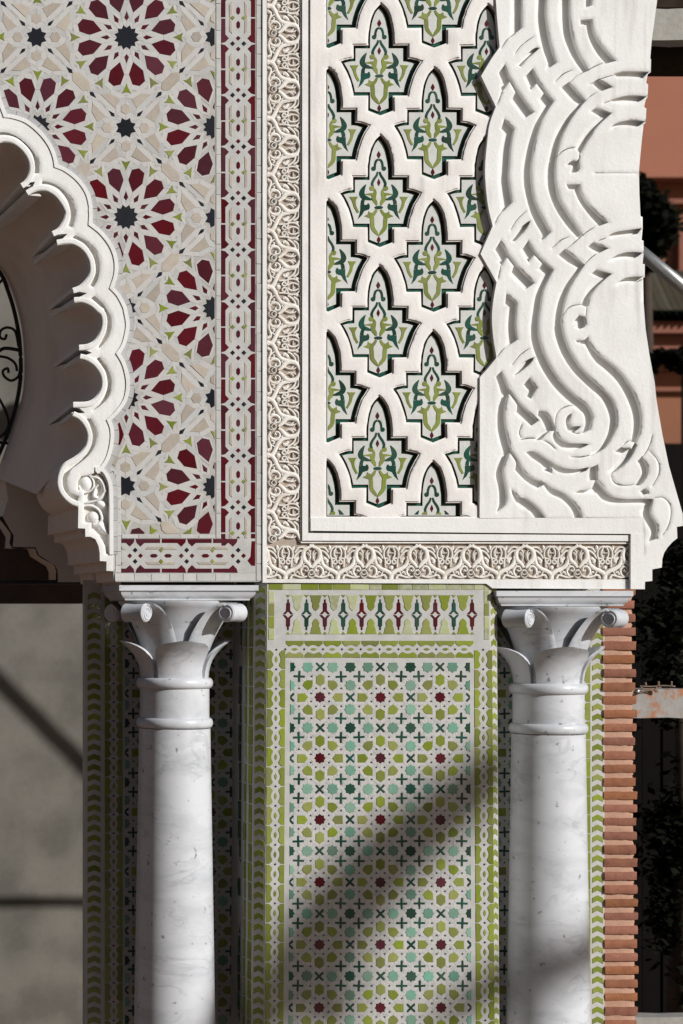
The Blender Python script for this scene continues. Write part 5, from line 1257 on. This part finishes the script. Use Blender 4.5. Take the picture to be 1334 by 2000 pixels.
tree('house_shadow_mass', 1262, 440, 40, 100, 9.6, 3800, 'dark leafy mass added for a tree shadow on the terracotta house', 0, 0.05, 0.3)  # leafy crown stands in for a tree's shadow on the wall
tree('eave_shadow_mass', 1338, 698, 52, 30, 8.6, 1100, 'dark leafy mass added for the shadow beside the pavilion, lower right of the scaffold pole', 0, 0.05)  # crown stands in for the shadow by the pavilion
tree('dense_shrub', 1330, 1240, 90, 190, 2.35, 2200, 'dark shrub above the paint-stained beam', 0, 0.03, 0.12)
tree('dense_shrub', 1330, 1700, 90, 270, 2.35, 2200, 'dark shrub below the paint-stained beam', 0, 0.03, 0.12)
MB().box(-3.2, U(163, 0, 1.35).x, 1.35, 1.55, U(0, 1179, 1.35).z, U(0, 1000, 1.35).z).obj('shade_band', mat('shade_brown', (0.085, 0.058, 0.048, 1), 0.8, 0.25, 10), th)  # brown box stands in for shadow on the wall behind
for o_ in COL.objects:
    if o_.name.startswith('dense_shrub'): o_['group'] = 'dark shrubs behind the brick pier'
sh = thing('shade_backing', Vector((U(1300, 0, 2.7).x, 2.7, GZ)), 'near-black plank wall added for the shade behind the brick pier', 'shed')  # planks added as near-black backing in place of deep shade
for k in range(12):
    bgbox('plank', sh, 1215 + k * 40, 1254 + k * 40, 900, 2090, 2.7 + 0.01 * (k % 2), 0.05, M_VOID)
# unseen tree added out of frame: its limb throws the soft slanting shade on the pier and right column
st_ = thing('shadow_tree', (13.6, -13.1, GZ), 'bare-limbed tree added out of frame to the right to cast shade', 'tree')
def limb(pts, t, r):
    q = [towards(T(a, b_, 0), t) for a, b_ in pts]; MB().tube(q, r, 10).obj('limb', M_BARK, st_, smooth=True)
limb([(985, 1478), (930, 1530), (760, 1670), (640, 1810), (560, 1930), (470, 2010)], 20.0, [0.09, 0.12, 0.15, 0.16, 0.14, 0.11])
limb([(1330, 1765), (1250, 1815), (1120, 1880), (1000, 1900), (860, 1990)], 20.0, [0.08, 0.10, 0.10, 0.08, 0.06])
limb([(660, 1770), (640, 1890), (650, 2010)], 20.0, [0.12, 0.11, 0.08])
tb = towards(T(470, 2010, 0), 20.0); MB().tube([Vector((tb.x - 0.2, tb.y, GZ)), tb, towards(T(560, 1930, 0), 20.0)], [0.16, 0.1, 0.09], 10).obj('trunk', M_BARK, st_, smooth=True)

# unseen house added behind the camera: closes off the low sky in front of the gate
op = thing('sky_block_house', (-7, -15, GZ), 'plain brown house added unseen behind the viewer to block low sky', 'house')
M_FACING = mat('facing_render', (0.16, 0.10, 0.07, 1), 0.9, 0.1, 2)
MB().box(-24, 7.5, -16.5, -15, GZ, 9.0).obj('wall', M_FACING, op)
for k in range(6):
    MB().box(-22 + k * 5, -20.6 + k * 5, -15.0, -14.9, 1.2, 3.4).obj('window', M_VOID, op)
MB().box(-10.5, -9.0, -15, 3.0, GZ, 7.0).obj('bounce_wing', mat('wing_render', (0.15, 0.10, 0.072, 1), 0.9, 0.1, 2), op)  # wing added to close low sky and bounce warm light back
